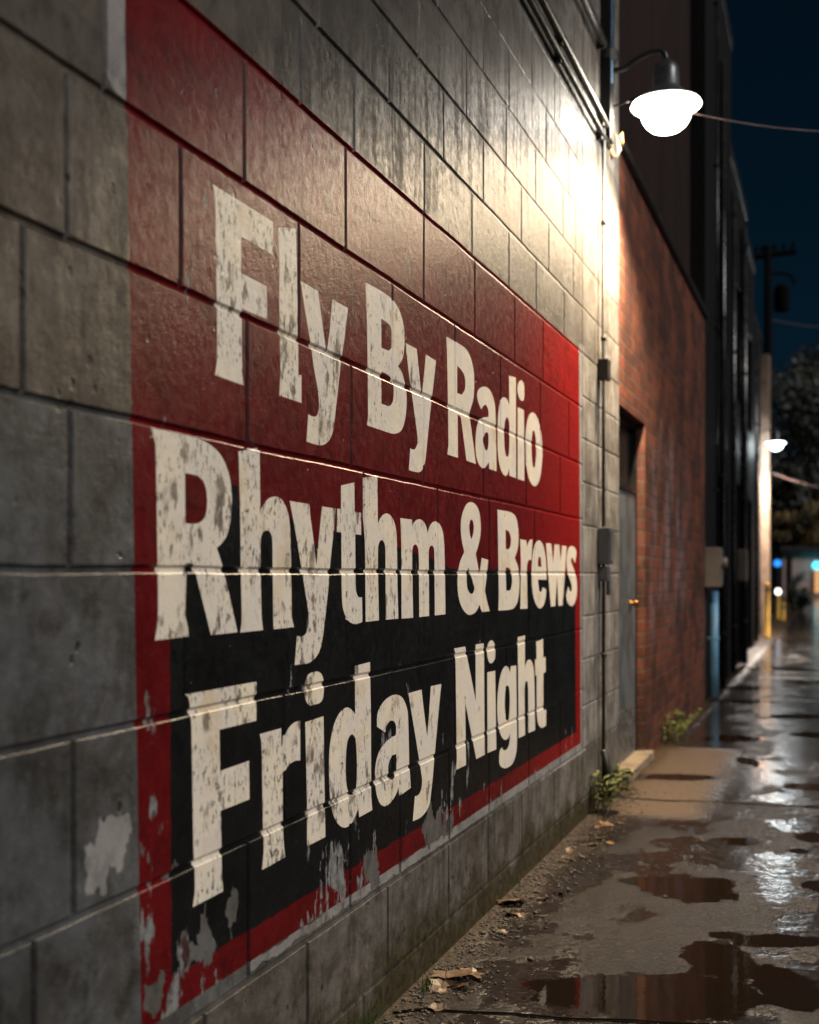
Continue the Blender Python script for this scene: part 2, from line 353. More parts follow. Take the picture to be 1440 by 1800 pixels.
WHT = [W([(1018, 612), (1018, 603), (1027, 611), (1030, 1319), (1021, 1306)]),
       W([(1021, 1306), (1030, 1319), (860, 1430), (700, 1535), (440, 1707), (438, 1692)]),
       W([(183, -40), (219.5, -40), (221, 178), (208, 166), (196, 150), (186, 128)]),
       W([(218, 1428), (229, 1432), (232, 1452), (223, 1490), (214, 1527), (190, 1524), (182, 1560), (168, 1556), (158, 1570), (151, 1552), (156, 1530), (148, 1488), (166, 1482), (172, 1458), (190, 1450), (204, 1436)])]

FLK = [W(p) for p in ([(315, 1650), (322, 1632), (332, 1650), (345, 1662), (352, 1625), (362, 1598), (368, 1640), (378, 1668), (370, 1702), (352, 1690), (335, 1702), (318, 1714)],
        [(254, 1722), (263, 1708), (275, 1716), (286, 1704), (292, 1728), (284, 1764), (272, 1796), (256, 1782)], [(398, 1612), (406, 1570), (412, 1560), (416, 1600), (408, 1640)],
        [(640, 1522), (646, 1486), (653, 1500), (662, 1480), (668, 1545), (655, 1568), (645, 1552)], [(742, 1462), (750, 1428), (757, 1402), (766, 1440), (776, 1414), (784, 1448), (798, 1420), (796, 1462), (770, 1480), (752, 1490)],
        [(245, 1475), (252, 1480), (254, 1500), (248, 1520), (243, 1500)], [(288, 1530), (300, 1516), (316, 1520), (312, 1536), (296, 1552)])]
# ------------------------------------------------------------------ joints
SEND = wall(1088, 900)[0]; SSP = wall(1024, 900)[0]
S0 = 0.55; ZTOP = 4.45
ZL = [GH+k*CU for k in (-3.98, -3.1, -2.02, -.95, .04, 1.0, 1.97, 2.98, 3.95, 4.76, 5.58, 6.42, 7.25, 8.08, 8.9, 9.75, 10.6, 11.45, 12.3)]
ZR = [GH+k*CU for k in (-3.98, -3.1, -2.33, -1.5, -.73, .04, .9, 1.67, 2.45, 3.2, 3.95, 4.76, 5.58, 6.42, 7.25, 8.08, 8.9, 9.75, 10.6, 11.45, 12.3)]
HEAD = [  # head joints per course between the lines above (photo x), bottom course first
 [250, 640, 850, 985], [130, 360, 541, 682, 789, 858, 918, 975], [60, 437, 616, 704, 790, 860, 930, 985], [130, 500, 690, 800, 890, 960],
 [326, 610, 745, 850, 930, 990], [124, 433, 640, 770, 860, 940], [40, 435, 618, 745, 850, 925, 985], [118, 318, 526, 690, 800, 880, 950, 1000],
 [185, 430, 608, 745, 835, 905, 955], [300, 529, 623, 746, 830, 895, 943, 992], [440, 560, 685, 780, 850, 917, 965, 1008], [500, 640, 737, 820, 890, 942, 990, 1012],
 [560, 690, 770, 850, 895, 960, 1000], [620, 730, 820, 875, 935, 975, 1015], [690, 780, 850, 905, 960, 1000], [740, 820, 880, 930, 980, 1010],
 [780, 850, 905, 955, 990], [820, 880, 930, 975], [850, 905, 950, 1000], [850, 900, 950]]
jit = lambda s, k: .0022*noise.noise(Vector((s*3.1, k*7.7, 0)))+.0012*noise.noise(Vector((s*14, k*3.3, 5)))
heads = []        # (s, z0, z1, id)
zb = [-.05]+ZL+[ZTOP]
for i, row in enumerate(HEAD):
    for j, x in enumerate(row):
        s = wall(x, 900)[0]
        if s < SSP-.03 and s > S0: heads.append((s, zb[i], zb[i+1], i*31+j))
zbR = [-.05]+ZR+[ZTOP]
for i in range(len(zbR)-1):
    heads.append((SSP, zbR[i], zbR[i+1], 900))
    heads.append((SSP+(.30 if i % 2 else .62), zbR[i], zbR[i+1], 901+i))
def gdepth(d):
    d = abs(d)
    if d >= .0078: return 0
    if d >= .0050: return .0024*(.0078-d)/.0028
    if d >= .0022: return .0024+.0032*(.0050-d)/.0028
    return .0056
def lines(s): return (ZL, 0) if s < SSP else (ZR, 50)
def depth(s, z):
    best = 0
    L, o = lines(s)
    for k, zl in enumerate(L):
        if abs(z-zl) < .02: best = max(best, gdepth(z-zl-jit(s, k+o)))
    for (hs, z0, z1, i) in heads:
        if abs(s-hs) < .02 and z0-.001 <= z <= z1+.001: best = max(best, gdepth(s-hs-jit(z, i+200))*1.15)
    return best*min(1, max(.38, 1-(s-2.4)*.38))
def inpoly(p, poly):
    x, y = p; c = False; n = len(poly); j = n-1
    for i in range(n):
        xi, yi = poly[i]; xj, yj = poly[j]
        if (yi > y) != (yj > y) and x < (xj-xi)*(y-yi)/(yj-yi)+xi: c = not c
        j = i
    return c
def bb(poly): return (min(p[0] for p in poly), max(p[0] for p in poly), min(p[1] for p in poly), max(p[1] for p in poly))
V2 = []; E2 = []
def addline(pts, closed=False):
    b = len(V2); V2.extend(Vector(p) for p in pts)
    n = len(pts)
    for i in range(n-1): E2.append((b+i, b+i+1))
    if closed: E2.append((b+n-1, b))
addline([(S0, -.05), (SEND, -.05), (SEND, ZTOP), (S0, ZTOP)], True)
for L, o, a, b in ((ZL, 0, S0, SSP), (ZR, 50, SSP, SEND)):
    n = int((b-a)/.05)
    for k, zl in enumerate(L):
        if zl > ZTOP: continue
        for off in (-.0078, -.005, -.0022, .0022, .005, .0078):
            addline([(a+(b-a)*i/n, zl+off+jit(a+(b-a)*i/n, k+o)) for i in range(n+1)])
for hs, z0, z1, i in heads:
    for off in (-.0078, -.005, -.0022, .0022, .005, .0078):
        addline([(hs+off+jit(z0+(z1-z0)*q/6, i+200), max(-.05, min(ZTOP, z0+(z1-z0)*q/6))) for q in range(7)])
def dense(poly, st=.06):
    out = []
    for i, p in enumerate(poly):
        q = poly[(i+1) % len(poly)]; n = max(1, int(math.hypot(q[0]-p[0], q[1]-p[1])/st))
        for k in range(n): out.append((p[0]+(q[0]-p[0])*k/n, p[1]+(q[1]-p[1])*k/n))
    return out
def rough(poly, amp, seed):
    out = []
    for p in dense(poly, .004 if amp > .008 else .012):
        f = lambda o: sum(noise.noise(Vector((p[0]*q, p[1]*q, seed+o)))*w for q, w in ((22, 1), (70, .55), (190, .45)))*amp
        out.append((p[0]+f(0), p[1]+f(9)*1.5))
    return out
RED = dense(RED); BLK = rough(BLK, .004, 3); BRT = rough(BRT, .004, 5)
WHT = [rough(WHT[0], .003, 1), rough(WHT[1], .006, 2), rough(WHT[2], .003, 4), rough(WHT[3], .012, 6)]
clip = lambda P_: [(min(max(a, S0), SEND), min(max(b, -.05), ZTOP)) for a, b in P_]
RED = clip(RED)
FLK = [[(a, max(-.05, b)) for a, b in rough(dense(p, .01), .016, 40+i)] for i, p in enumerate(FLK)]
for pl in [RED, BLK, BRT]+WHT+FLK: addline(pl, True)
for cs in letters:
    for c in cs: addline(c, True)
rv, re_, rf, ov, oe, of_ = delaunay_2d_cdt(V2, E2, [], 0, 1e-5, True)
lb = [bb(cs[0]) if len(cs) == 1 else (min(bb(c)[0] for c in cs), max(bb(c)[1] for c in cs), min(bb(c)[2] for c in cs), max(bb(c)[3] for c in cs)) for cs in letters]
wb = [bb(w) for w in WHT]; fbb = [bb(w) for w in FLK]; rb = bb(RED); kb = bb(BLK); tb = bb(BRT)
def inb(p, b): return b[0] <= p[0] <= b[1] and b[2] <= p[1] <= b[3]
def klass(p):
    if inb(p, rb) or True:
        for i, cs in enumerate(letters):
            if inb(p, lb[i]) and sum(inpoly(p, c) for c in cs) % 2: return ('L', i)
    for i, w in enumerate(FLK):
        if inb(p, fbb[i]) and inpoly(p, w): return ('F', i)
    if inb(p, kb) and inpoly(p, BLK): return ('K', 0)
    if inb(p, rb) and inpoly(p, RED):
        return ('T', 0) if inb(p, tb) and inpoly(p, BRT) else ('R', 0)
    for i, w in enumerate(WHT):
        if inb(p, wb[i]) and inpoly(p, w): return ('W', i)
    return ('B', 0)
def blockcol(s, z):
    L, o = lines(s)
    k = sum(1 for zl in L if zl < z)
    row = [h for h in heads if h[1]-.001 <= z < h[2]]
    b = sum(1 for h in row if h[0] < s)
    rr = random.Random(k*101+b*17+3)
    f = rr.uniform(.82, 1.2)
    u = min(1, max(0, (s-1.4)/4.6))                   # paler towards the far corner, lamp light partly put into the colour
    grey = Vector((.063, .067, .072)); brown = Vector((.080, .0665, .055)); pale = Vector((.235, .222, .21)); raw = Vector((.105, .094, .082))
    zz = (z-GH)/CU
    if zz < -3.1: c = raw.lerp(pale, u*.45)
    elif zz > 1.05 and s < 2.2: c = brown  # browner blocks top left, the warm lamp tint partly put into the colour
    elif zz > 3.9: c = (brown*.72).lerp(pale, u**1.6*.9)*.9  # high blocks darkened in colour for the shade above the lamp beam
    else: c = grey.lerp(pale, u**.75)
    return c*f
vcache = {}
groups = {}
for f in rf:
    if len(f) < 3: continue
    cx = sum(rv[i][0] for i in f)/len(f); cz = sum(rv[i][1] for i in f)/len(f)
    groups.setdefault(klass((cx, cz)), []).append((f, cx, cz))
bofs = {}
def boff(s, z):
    L, o = lines(s); k = sum(1 for zl in L if zl < z)
    row = [h for h in heads if h[1]-.001 <= z < h[2]]; b = sum(1 for h in row if h[0] < s)
    return 0
DV = [depth(v[0], v[1]) for v in rv]
def surface(name, key, m, parent):
    fs = groups.get(key, [])
    idx = {}; vs = []; faces = []
    for f, cx, cz in fs:
        ff = []
        for i in f:
            if i not in idx:
                idx[i] = len(vs); vs.append((-DV[i], rv[i][0], rv[i][1]))
            ff.append(idx[i])
        # wind so that the normal faces the alley (+x)
        a, b, c = (Vector(vs[q]) for q in ff[:3])
        if (b-a).cross(c-a).x < 0: ff.reverse()
        faces.append(ff)
    me = bpy.data.meshes.new(name); me.from_pydata(vs, [], faces); me.update()
    at = me.attributes.new('tint', 'FLOAT_COLOR', 'FACE')
    for i, (f, cx, cz) in enumerate(fs):
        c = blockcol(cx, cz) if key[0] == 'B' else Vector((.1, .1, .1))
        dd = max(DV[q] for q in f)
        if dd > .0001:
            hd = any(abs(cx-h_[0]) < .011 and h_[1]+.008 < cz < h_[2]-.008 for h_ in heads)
            c = c*(.4 if hd else .9)  # vertical joints coloured darker, as dirt and for missing groove shade
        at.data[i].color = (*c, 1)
    return obj(name, me, m, parent)
bld = thing('block_building', 'grey concrete block building with a red and black painted sign along its wall', 'building', (0, 3.4, 0))
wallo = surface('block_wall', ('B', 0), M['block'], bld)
bm = bmesh.new()
box(bm, (-.35, -3.0, -.05), (-.001, S0-.0005, ZTOP))          # the same wall carried on beside and behind the camera
box(bm, (-.35, S0, -.05), (-.012, SEND-.012, ZTOP))           # core of the wall
bmesh.ops.delete(bm, geom=[], context='FACES')
o = obj('wall_core', bm, M['block'], bld)
at = o.data.attributes.new('tint', 'FLOAT_COLOR', 'FACE')
for d in at.data: d.color = (.085, .082, .08, 1)
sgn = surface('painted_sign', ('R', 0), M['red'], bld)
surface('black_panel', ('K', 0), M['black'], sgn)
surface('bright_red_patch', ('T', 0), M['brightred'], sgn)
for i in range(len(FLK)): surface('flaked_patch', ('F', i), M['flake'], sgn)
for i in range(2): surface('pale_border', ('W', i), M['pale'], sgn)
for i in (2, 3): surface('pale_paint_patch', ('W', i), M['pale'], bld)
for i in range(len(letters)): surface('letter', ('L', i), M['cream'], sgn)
# end reveal of the wall at the door
bm = bmesh.new(); box(bm, (-.35, SEND-.0118, -.05), (-.0003, SEND, ZTOP))
o = obj('wall_end', bm, M['block'], bld)
at = o.data.attributes.new('tint', 'FLOAT_COLOR', 'FACE')
for d in at.data: d.color = (.2, .19, .18, 1)
# ------------------------------------------------------------------ ground
def mat_ground():
    t = NT('wet_asphalt')
    v = t.coord()
    vo = t.n('TexVoronoi'); t.set(vo.inputs['Vector'], v); vo.inputs['Scale'].default_value = 68; grain = t.math('SUBTRACT', 1, vo.outputs['Distance']); fine = t.noise(v, 420, 3, .7); mid = t.noise(v, 34, 5, .65); big = t.noise(v, 2.4, 6, .6); edge = t.noise(v, 13, 7, .68)
    # shallow dips filled with water, given in a turned ground frame
    q = t.coord((1, 1, 0), (0, 0, -TH))
    fld = None
    for (cx, cy, a, b) in PUD:
        s = t.n('VectorMath'); s.operation = 'SUBTRACT'; t.set(s.inputs[0], q); s.inputs[1].default_value = (cx, cy, 0)
        m = t.n('VectorMath'); m.operation = 'MULTIPLY'; t.set(m.inputs[0], s.outputs[0]); m.inputs[1].default_value = (1/a, 1/b, 0)
        l = t.n('VectorMath'); l.operation = 'LENGTH'; t.set(l.inputs[0], m.outputs[0])
        fld = l.outputs['Value'] if fld is None else t.math('SMOOTH_MIN', fld, l.outputs['Value'], .12)
    fld = t.math('ADD', fld, t.math('ADD', t.math('MULTIPLY', t.math('SUBTRACT', edge, .5), 1.1), t.math('MULTIPLY', t.math('SUBTRACT', t.noise(v, 4.5, 3), .5), .8)))
    wet = t.ramp(fld, .82, .95, 1, 0)
    shore = t.ramp(fld, .85, 1.4, 1, 0)
    c = t.mix(t.ramp(big, .35, .65), (.007, .005, .004), (.014, .0098, .0076))
    c = t.mix(t.ramp(mid, .42, .7, 0, .7), c, (.042, .030, .024))
    c = t.mix(t.ramp(fine, .52, .75, 0, .5), c, (.07, .055, .047))
    v5 = t.n('TexVoronoi'); t.set(v5.inputs['Vector'], v); v5.inputs['Scale'].default_value = 75
    c = t.mix(t.math('MULTIPLY', t.math('GREATER_THAN', t.n('SeparateColor', i_0=v5.outputs['Color']).outputs[0], .86), t.ramp(v5.outputs['Distance'], .25, .4, .8, 0)), c, (.15, .122, .105))
    sx = t.n('SeparateXYZ'); t.set(sx.inputs[0], v)
    # paler concrete apron before the door
    ap = t.math('MULTIPLY', t.ramp(t.math('ADD', sx.outputs[0], t.math('MULTIPLY', mid, .3)), .52, .72, 1, 0),
                t.math('MULTIPLY', t.ramp(t.math('ADD', sx.outputs[1], t.math('MULTIPLY', mid, .2)), 5.45, 5.65), t.ramp(sx.outputs[1], 7.6, 7.8, 1, 0)))
    c = t.mix(t.math('MULTIPLY', ap, .75), c, t.mix(t.ramp(mid, .3, .7), (.085, .056, .034), (.15, .10, .062)))
    # dirt and leaf mould along the foot of the wall
    dirt = t.ramp(t.math('ADD', sx.outputs[0], t.math('MULTIPLY', t.noise(v, 9, 6, .7), .28)), .13, .30, 1, 0)
    c = t.mix(t.math('MULTIPLY', dirt, .85), c, t.mix(t.ramp(t.noise(v, 60, 3), .4, .65), (.010, .007, .004), (.085, .045, .018)))
    c = t.mix(t.math('MULTIPLY', shore, .5), c, (.018, .013, .010))
    c = t.mix(wet, c, (.012, .007, .004))
    film = t.ramp(t.noise(v, 1.3, 5, .6), .40, .60)          # damp film outside the puddles
    filmb = t.math('MULTIPLY', t.ramp(t.math('ADD', t.noise(t.coord((1.1, .8, 1)), 2.3, 6, .62), t.ramp(sx.outputs[1], 3, 9, -.02, .07)), .47, .53), t.math('SUBTRACT', 1, t.math('MAXIMUM', dirt, ap)))
    r = t.mixf(t.math('MAXIMUM', dirt, ap), t.mixf(filmb, .24, .13), .55)
    r = t.mixf(wet, r, .025)
    h = t.math('ADD', t.math('ADD', t.math('MULTIPLY', grain, 1.0), t.math('MULTIPLY', fine, .5)), t.math('MULTIPLY', mid, 1.5))
    hf = t.noise(v, 16, 2, .5); hfm = t.noise(v, 60, 2, .5)
    h = t.mixf(filmb, h, t.math('ADD', t.math('MULTIPLY', hf, 1.2), t.math('MULTIPLY', hfm, .35)))
    b1 = t.n('Bump'); t.set(b1.inputs['Height'], h); b1.inputs['Distance'].default_value = .0062
    t.set(b1.inputs['Strength'], t.mixf(wet, t.mixf(filmb, .85, .30), 0.0))
    rip = t.noise(t.coord((60, 26, 1)), 1, 2)
    b2 = t.bump(rip, .05, .002, b1.outputs[0])
    return t.pbr(c, r, b2, spec=t.mixf(wet, t.mixf(filmb, .34, .5), .5))
def pud(cx, y0, y1, hw):
    za, zb_ = F*GH/(y1-HY), F*GH/(y0-HY)
    zc = (za+zb_)/2
    return ((cx-720)/F*zc, zc, hw/F*zc, (zb_-za)/2)
PUD = [pud(1150, 1702, 1800, 235), pud(1265, 1650, 1730, 72), pud(1385, 1690, 1790, 70), pud(1365, 1640, 1668, 90),
       pud(1275, 1636, 1652, 38), pud(1215, 1533, 1592, 95), pud(1140, 1538, 1560, 55), pud(1300, 1470, 1487, 58), pud(1440, 1462, 1484, 52),
       pud(1405, 1490, 1502, 22), pud(1450, 1545, 1572, 50), pud(1420, 1376, 1390, 55), pud(1318, 1330, 1350, 20), pud(1285, 1291, 1306, 62),
       pud(1430, 1286, 1298, 45), pud(1400, 1255, 1264, 80), pud(1310, 1230, 1237, 70), pud(1300, 1206, 1213, 60), pud(1440, 1196, 1204, 60), pud(1370, 1172, 1178, 70),
       pud(1180, 1360, 1372, 90), pud(1100, 1800, 1830, 260)]
PUD = [p for p in PUD if p[3] > 0]
PUD = [(a-(zz*0), zz, w, d) for a, zz, w, d in PUD]
def rotframe(cx, zc):
    # camera-aligned ground coordinates -> the turned frame used in the material
    return cx, zc
_p = []
for cx, zc, a, b in PUD:
    wx = D+cx*CT-zc*ST; wy = cx*ST+zc*CT
    # Mapping rotates the position by -TH about z
    c_, s_ = math.cos(-TH), math.sin(-TH)
    _p.append((wx*c_-wy*s_, wx*s_+wy*c_, a, b))
PUD = _p
M['ground'] = mat_ground()
bm = bmesh.new()
vs = [bm.verts.new(p) for p in ((-39, -3.9, 0), (61, -3.9, 0), (61, 89, 0), (-39, 89, 0))]
bm.faces.new(vs)
g = obj('alley_pavement', bm, M['ground']); tag(g, kind='structure')
# tarred expansion crack across the alley (photo y about 1400) and one at the bottom edge
M['crack'] = simple('black_tar', (.004, .0035, .003), 1, bump=0, spec=0)
for i, (pts, wd) in enumerate((([(1096, 1402), (1180, 1408), (1290, 1412), (1400, 1418), (1500, 1420)], .012), ([(690, 1782), (760, 1776), (900, 1786), (1100, 1797), (1250, 1803)], .009))):
    bm = bmesh.new(); prev = None
    pl = arc([G(*p) for p in pts], 10)
    for j, p in enumerate(pl):
        ww = wd*(.6+.8*abs(noise.noise(p*9)))
        o1 = p+Vector((-ST*ww, CT*ww, .003)); o2 = p-Vector((-ST*ww, CT*ww, -.003))
        n2 = .02*noise.noise(p*5)
        o1.y += n2; o2.y += n2
        a, b = bm.verts.new(o1), bm.verts.new(o2)
        if prev: bm.faces.new((prev[0], a, b, prev[1]))
        prev = (a, b)
    tag(obj('pavement_crack', bm, M['crack']), kind='structure')

# ------------------------------------------------------------------ brick building with the door
def mat_brick():
    t = NT('old_red_brick')
    pos = t.n('NewGeometry').outputs['Position']
    s = t.n('SeparateXYZ'); t.set(s.inputs[0], pos)
    c = t.n('CombineXYZ'); t.set(c.inputs[0], t.math('ADD', s.outputs[1], s.outputs[0])); t.set(c.inputs[1], s.outputs[2])
    b = t.n('TexBrick'); t.set(b.inputs['Vector'], c.outputs[0])
    b.inputs['Scale'].default_value = 1; b.inputs['Brick Width'].default_value = .215; b.inputs['Row Height'].default_value = .075
    b.inputs['Mortar Size'].default_value = .009; b.inputs['Mortar Smooth'].default_value = .2
    b.inputs['Color1'].default_value = (.17, .040, .016, 1); b.inputs['Color2'].default_value = (.066, .017, .010, 1); b.inputs['Mortar'].default_value = (.095, .05, .033, 1)
    v = t.coord()
    big = t.noise(v, 2.2, 6, .65); med = t.noise(v, 30, 5)
    col = t.mix(t.ramp(med, .35, .7, 0, .5), b.outputs['Color'], (.07, .026, .018))
    # old whitewash left in streaks low on the wall
    ww = t.noise(t.coord((1, 3.2, 1.1)), 1, 8, .66)
    zz = t.math('MULTIPLY', t.ramp(s.outputs[2], .55, .95), t.ramp(s.outputs[2], 1.75, 2.2, 1, 0))
    yy = t.math('MULTIPLY', t.ramp(s.outputs[1], 7.2, 7.5), t.ramp(s.outputs[1], 8.6, 9.6, 1, 0))
    m = t.math('MULTIPLY', t.math('MULTIPLY', zz, yy), t.ramp(ww, .44, .60))
    m = t.math('MULTIPLY', m, t.math('SUBTRACT', 1, t.math('MULTIPLY', b.outputs['Fac'], .6)))
    col = t.mix(t.math('MULTIPLY', m, .75), col, (.17, .135, .155))
    col = t.mix(t.math('MULTIPLY', t.ramp(big, .44, .6), .7), col, (.018, .008, .006))
    h = t.math('SUBTRACT', t.math('MULTIPLY', med, .4), b.outputs['Fac'])
    return t.pbr(col, .62, t.bump(h, .8, .006), spec=.4)
M['brick'] = mat_brick()
M['steel'] = simple('dark_grey_door_paint', (.075, .082, .088), .42, bump=.1)
M['frame'] = simple('black_metal', (.012, .012, .013), .4, .3)
M['sill'] = simple('worn_concrete', (.20, .15, .10), .75)
M['coping'] = simple('dark_coping', (.008, .007, .006), .5)
Y0 = SEND; Y1 = wall(1134, 900)[0]; YB = Yof(Zof(1240)); DT = wall(1090, 711)[1]
RZ = 3.30
br = thing('brick_building', 'low red brick building with a grey door recessed beside the concrete block wall', 'building', (0, (Y0+YB)/2, 0))
bm = bmesh.new()
box(bm, (-2.5, Y1, -.05), (0, YB, RZ)); box(bm, (-2.5, Y0+.001, DT), (-.0002, Y1-.001, RZ-.002)); box(bm, (-2.5, Y0+.001, -.05), (-.12, Y1-.001, DT-.001))
obj('brick_wall', bm, M['brick'], br)
bm = bmesh.new(); box(bm, (-2.5, Y0-.05, RZ+.002), (.03, YB-.004, RZ+.05), .005); obj('coping', bm, M['coping'], br)
bm = bmesh.new(); box(bm, (-.095, Y0+.03, .06), (-.052, Y1-.03, DT-.42), .003)
dr = obj('door', bm, M['steel'], br)
bm = bmesh.new()
hy = Y1-.22; hz = .93
lathe(bm, [(.022, 0), (.022, .006), (.010, .009), (.010, .02), (.02, .024), (.023, .036), (.018, .046), (.0, .049)], (0, 0, 0), 20)
bmesh.ops.transform(bm, matrix=Matrix.Translation((-.052, hy, hz)) @ Matrix.Rotation(R(90), 4, 'Y'), verts=bm.verts)
M['brass'] = simple('worn_brass', (.40, .20, .06), .4, 1)
obj('door_knob', bm, M['brass'], dr, True)
M['kick'] = simple('scuffed_steel', (.12, .115, .11), .5, .5, var=.5, nscale=18)
bm = bmesh.new(); box(bm, (-.0515, Y0+.06, .10), (-.049, Y1-.06, .34)); obj('kick_plate', bm, M['kick'], dr)
for hz2 in (.35, .95, 1.45):
    bm = bmesh.new(); tube(bm, [(-.048, Y0+.034, hz2-.05), (-.048, Y0+.034, hz2+.05)], .008, 8); obj('hinge', bm, M['kick'], dr)
bm = bmesh.new()
for a, b in (((-.11, Y0+.002, .056), (-.045, Y0+.029, DT-.002)), ((-.11, Y1-.029, .056), (-.045, Y1-.002, DT-.002)), ((-.11, Y0+.0295, DT-.03), (-.046, Y1-.0295, DT-.002)), ((-.11, Y0+.0295, DT-.415), (-.046, Y1-.0295, DT-.385))): box(bm, a, b)
obj('door_frame', bm, M['frame'], br)
bm = bmesh.new(); box(bm, (-.10, Y0+.0295, DT-.3845), (-.085, Y1-.0295, DT-.0305)); obj('shadow_panel', bm, M['frame'], br)  # black panel put where the top of the doorway lies in shadow
bm = bmesh.new(); box(bm, (-.115, Y0+.002, 0), (.05, Y1+.03, .055), .006); obj('doorstep', bm, M['sill'], br)

# ------------------------------------------------------------------ row of tall dark buildings behind
def mat_dark(name, c1, c2, rough):
    t = NT(name); v = t.coord()
    n = t.noise(t.coord((1, 1, .25)), 2.5, 6, .6); f = t.noise(v, 40, 4)
    return t.pbr(t.mix(t.ramp(n, .35, .65), c1, c2), rough, t.bump(f, .4, .004), spec=.2)
M['dk0'] = mat_dark('night_brown_render', (.018, .0070, .0058), (.009, .0042, .0038), .85)  # unlit night darkness of the row put into these base colours
M['dk1'] = mat_dark('night_black_render', (.004, .0037, .0042), (.007, .006, .0065), .6)
M['dk2'] = mat_dark('dark_grey_render', (.011, .0095, .010), (.006, .005, .006), .6)
M['glass'] = NT('dark_window_glass').pbr((.006, .007, .009), .06, spec=.8)
M['pipe'] = simple('galvanised_pipe', (.03, .03, .032), .28, .6, bump=.05)
M['bluepipe'] = simple('faded_blue_pipe', (.10, .24, .42), .45)
M['palepier'] = simple('pale_plaster', (.17, .115, .08), .7)
def building(name, label, w, Za, Zb, h, m, win, loc_x=0):
    ya, yb = Yof(Za, w), Yof(Zb, w)
    b = thing(name, label, 'building', (w, (ya+yb)/2, 0))
    # facade built round real openings
    bm = bmesh.new()
    ys = sorted(set([ya, yb]+[q for (a, c, z0, z1) in win for q in (a, c)]))
    for a, c in zip(ys, ys[1:]):
        hs = sorted((z0, z1) for (p, q, z0, z1) in win if p <= a+1e-6 and c <= q+1e-6)
        z = -.05
        for z0, z1 in hs:
            if z0 > z+.001: box(bm, (w-.25, a, z), (w, c, z0))
            z = z1
        box(bm, (w-.25, a, z), (w, c, h))
    box(bm, (w-6, ya, -.05), (w-.2502, yb, h-.02))
    obj('facade', bm, m, b)
    for (a, c, z0, z1) in win:
        bm = bmesh.new(); box(bm, (w-.2, a+.0005, z0+.0005), (w-.14, c-.0005, z1-.0005))
        nm = 'door' if z0 < .2 else 'window'
        f = obj(nm, bm, M['frame'], b)
        bm = bmesh.new()
        box(bm, (w-.139, a+.05, z0+.06), (w-.132, c-.05, (z0+z1)/2-.02)); box(bm, (w-.139, a+.05, (z0+z1)/2+.02), (w-.132, c-.05, z1-.06))
        obj('pane', bm, M['glass'], f)
    bm = bmesh.new(); box(bm, (w-6, ya+.003, h+.001), (w+.02, yb-.003, h+.14), .005); obj('cornice', bm, M['coping'], b)
    return b
Z = lambda px, w=0: Zof(px, w)
T0 = building('brown_building', 'tall dark brown building rising behind the low brick building', -.12, 6.2, Z(1239), 7.6, M['dk0'], [])
z1_, z2_ = Z(1239.5), Z(1285)
y_ = lambda px, w=0: Yof(Zof(px, w), w)
T1 = building('black_building', 'tall black building next beyond the brown building, with the blue pipe and meter box', 0, z1_, z2_, 6.74, M['dk1'],
              [(y_(1262), y_(1280), -.04, 2.05), (y_(1262), y_(1280), 3.4, 4.9)])
T2 = building('grey_building', 'dark grey building, third in the row of tall buildings, with shining metal pipes', -.05, z2_+.01, 15.8, 5.77, M['dk2'],
              [(y_(1291, -.05), y_(1304, -.05), -.04, 2.2), (y_(1291, -.05), y_(1304, -.05), 3.2, 4.6)])
T3 = building('narrow_building', 'narrow dark building just before the farthest one in the row', -.12, 15.81, 18.5, 5.74, M['dk1'],
              [(y_(1314, -.12), y_(1322, -.12), -.04, 2.2), (y_(1314, -.12), y_(1322, -.12), 3.2, 4.6)])
T4 = building('far_corner_building', 'farthest building of the dark row, at whose pale corner pier the far lamp burns', -.25, 18.51, 22.6, 5.44, M['dk2'], [(Yof(19.5, -.25), Yof(20.5, -.25), 2.9, 4.2)])
bm = bmesh.new(); yp = Yof(22.2, -.25); box(bm, (-.2498, yp, -.05), (-.09, yp+.4, 5.2), .01); obj('corner_pier', bm, M['palepier'], T4)
# vertical pipes along the row
def vpipe(px, w, r, z0, z1, m, label, name='downpipe', cat='pipe', Zc=None, group=None):
    Zc = Zc or Zof(px, w+.07); x = w+.02+r; y = Yof(Zof(px, x), x)
    t = thing(name, label, cat, (x, y, 0), group)
    bm = bmesh.new(); tube(bm, [(x, y, z0), (x, y, z1)], r, 14); obj('pipe', bm, m, t, True)
    k = z0+.5
    while k < z1:
        bm = bmesh.new(); lathe(bm, [(r+.004, 0), (r+.007, .004), (r+.007, .03), (r+.004, .034)], (x, y, k), 14); box(bm, (w+.001, y-.012, k+.005), (x-r*.7, y+.012, k+.028)); k += 1.5
        obj('clamp', bm, m, t)
    return x, y, t
x, y, t = vpipe(1256, 0, .035, .02, .95, M['bluepipe'], 'faded blue pipe running down from the meter box on the black building')
x, y, t = vpipe(1261, 0, .012, 1.36, 6.4, M['pipe'], 'thin cable pipe rising above the meter box')
mb = thing('meter_box', 'pale grey meter box on the black building above the blue pipe', 'box', (.08, Yof(Zof(1256, .08), .08), 0))
ym = Yof(Zof(1257, .08), .08)
M['boxgrey'] = simple('grey_box_paint', (.12, .10, .088), .5)
bm = bmesh.new(); box(bm, (.002, ym-.13, .99), (.13, ym+.13, 1.33), .008); obj('box_body', bm, M['boxgrey'], mb)
bm = bmesh.new(); box(bm, (.1305, ym-.11, 1.01), (.137, ym+.11, 1.31), .003); obj('box_lid', bm, M['boxgrey'], mb)
bm = bmesh.new(); lathe(bm, [(.05, 0), (.05, .03), (.04, .045)], (0, 0, 0), 20)
bmesh.ops.transform(bm, matrix=Matrix.Translation((.1375, ym, 1.2)) @ Matrix.Rotation(R(90), 4, 'Y'), verts=bm.verts)
obj('meter_dial', bm, M['boxgrey'], mb)
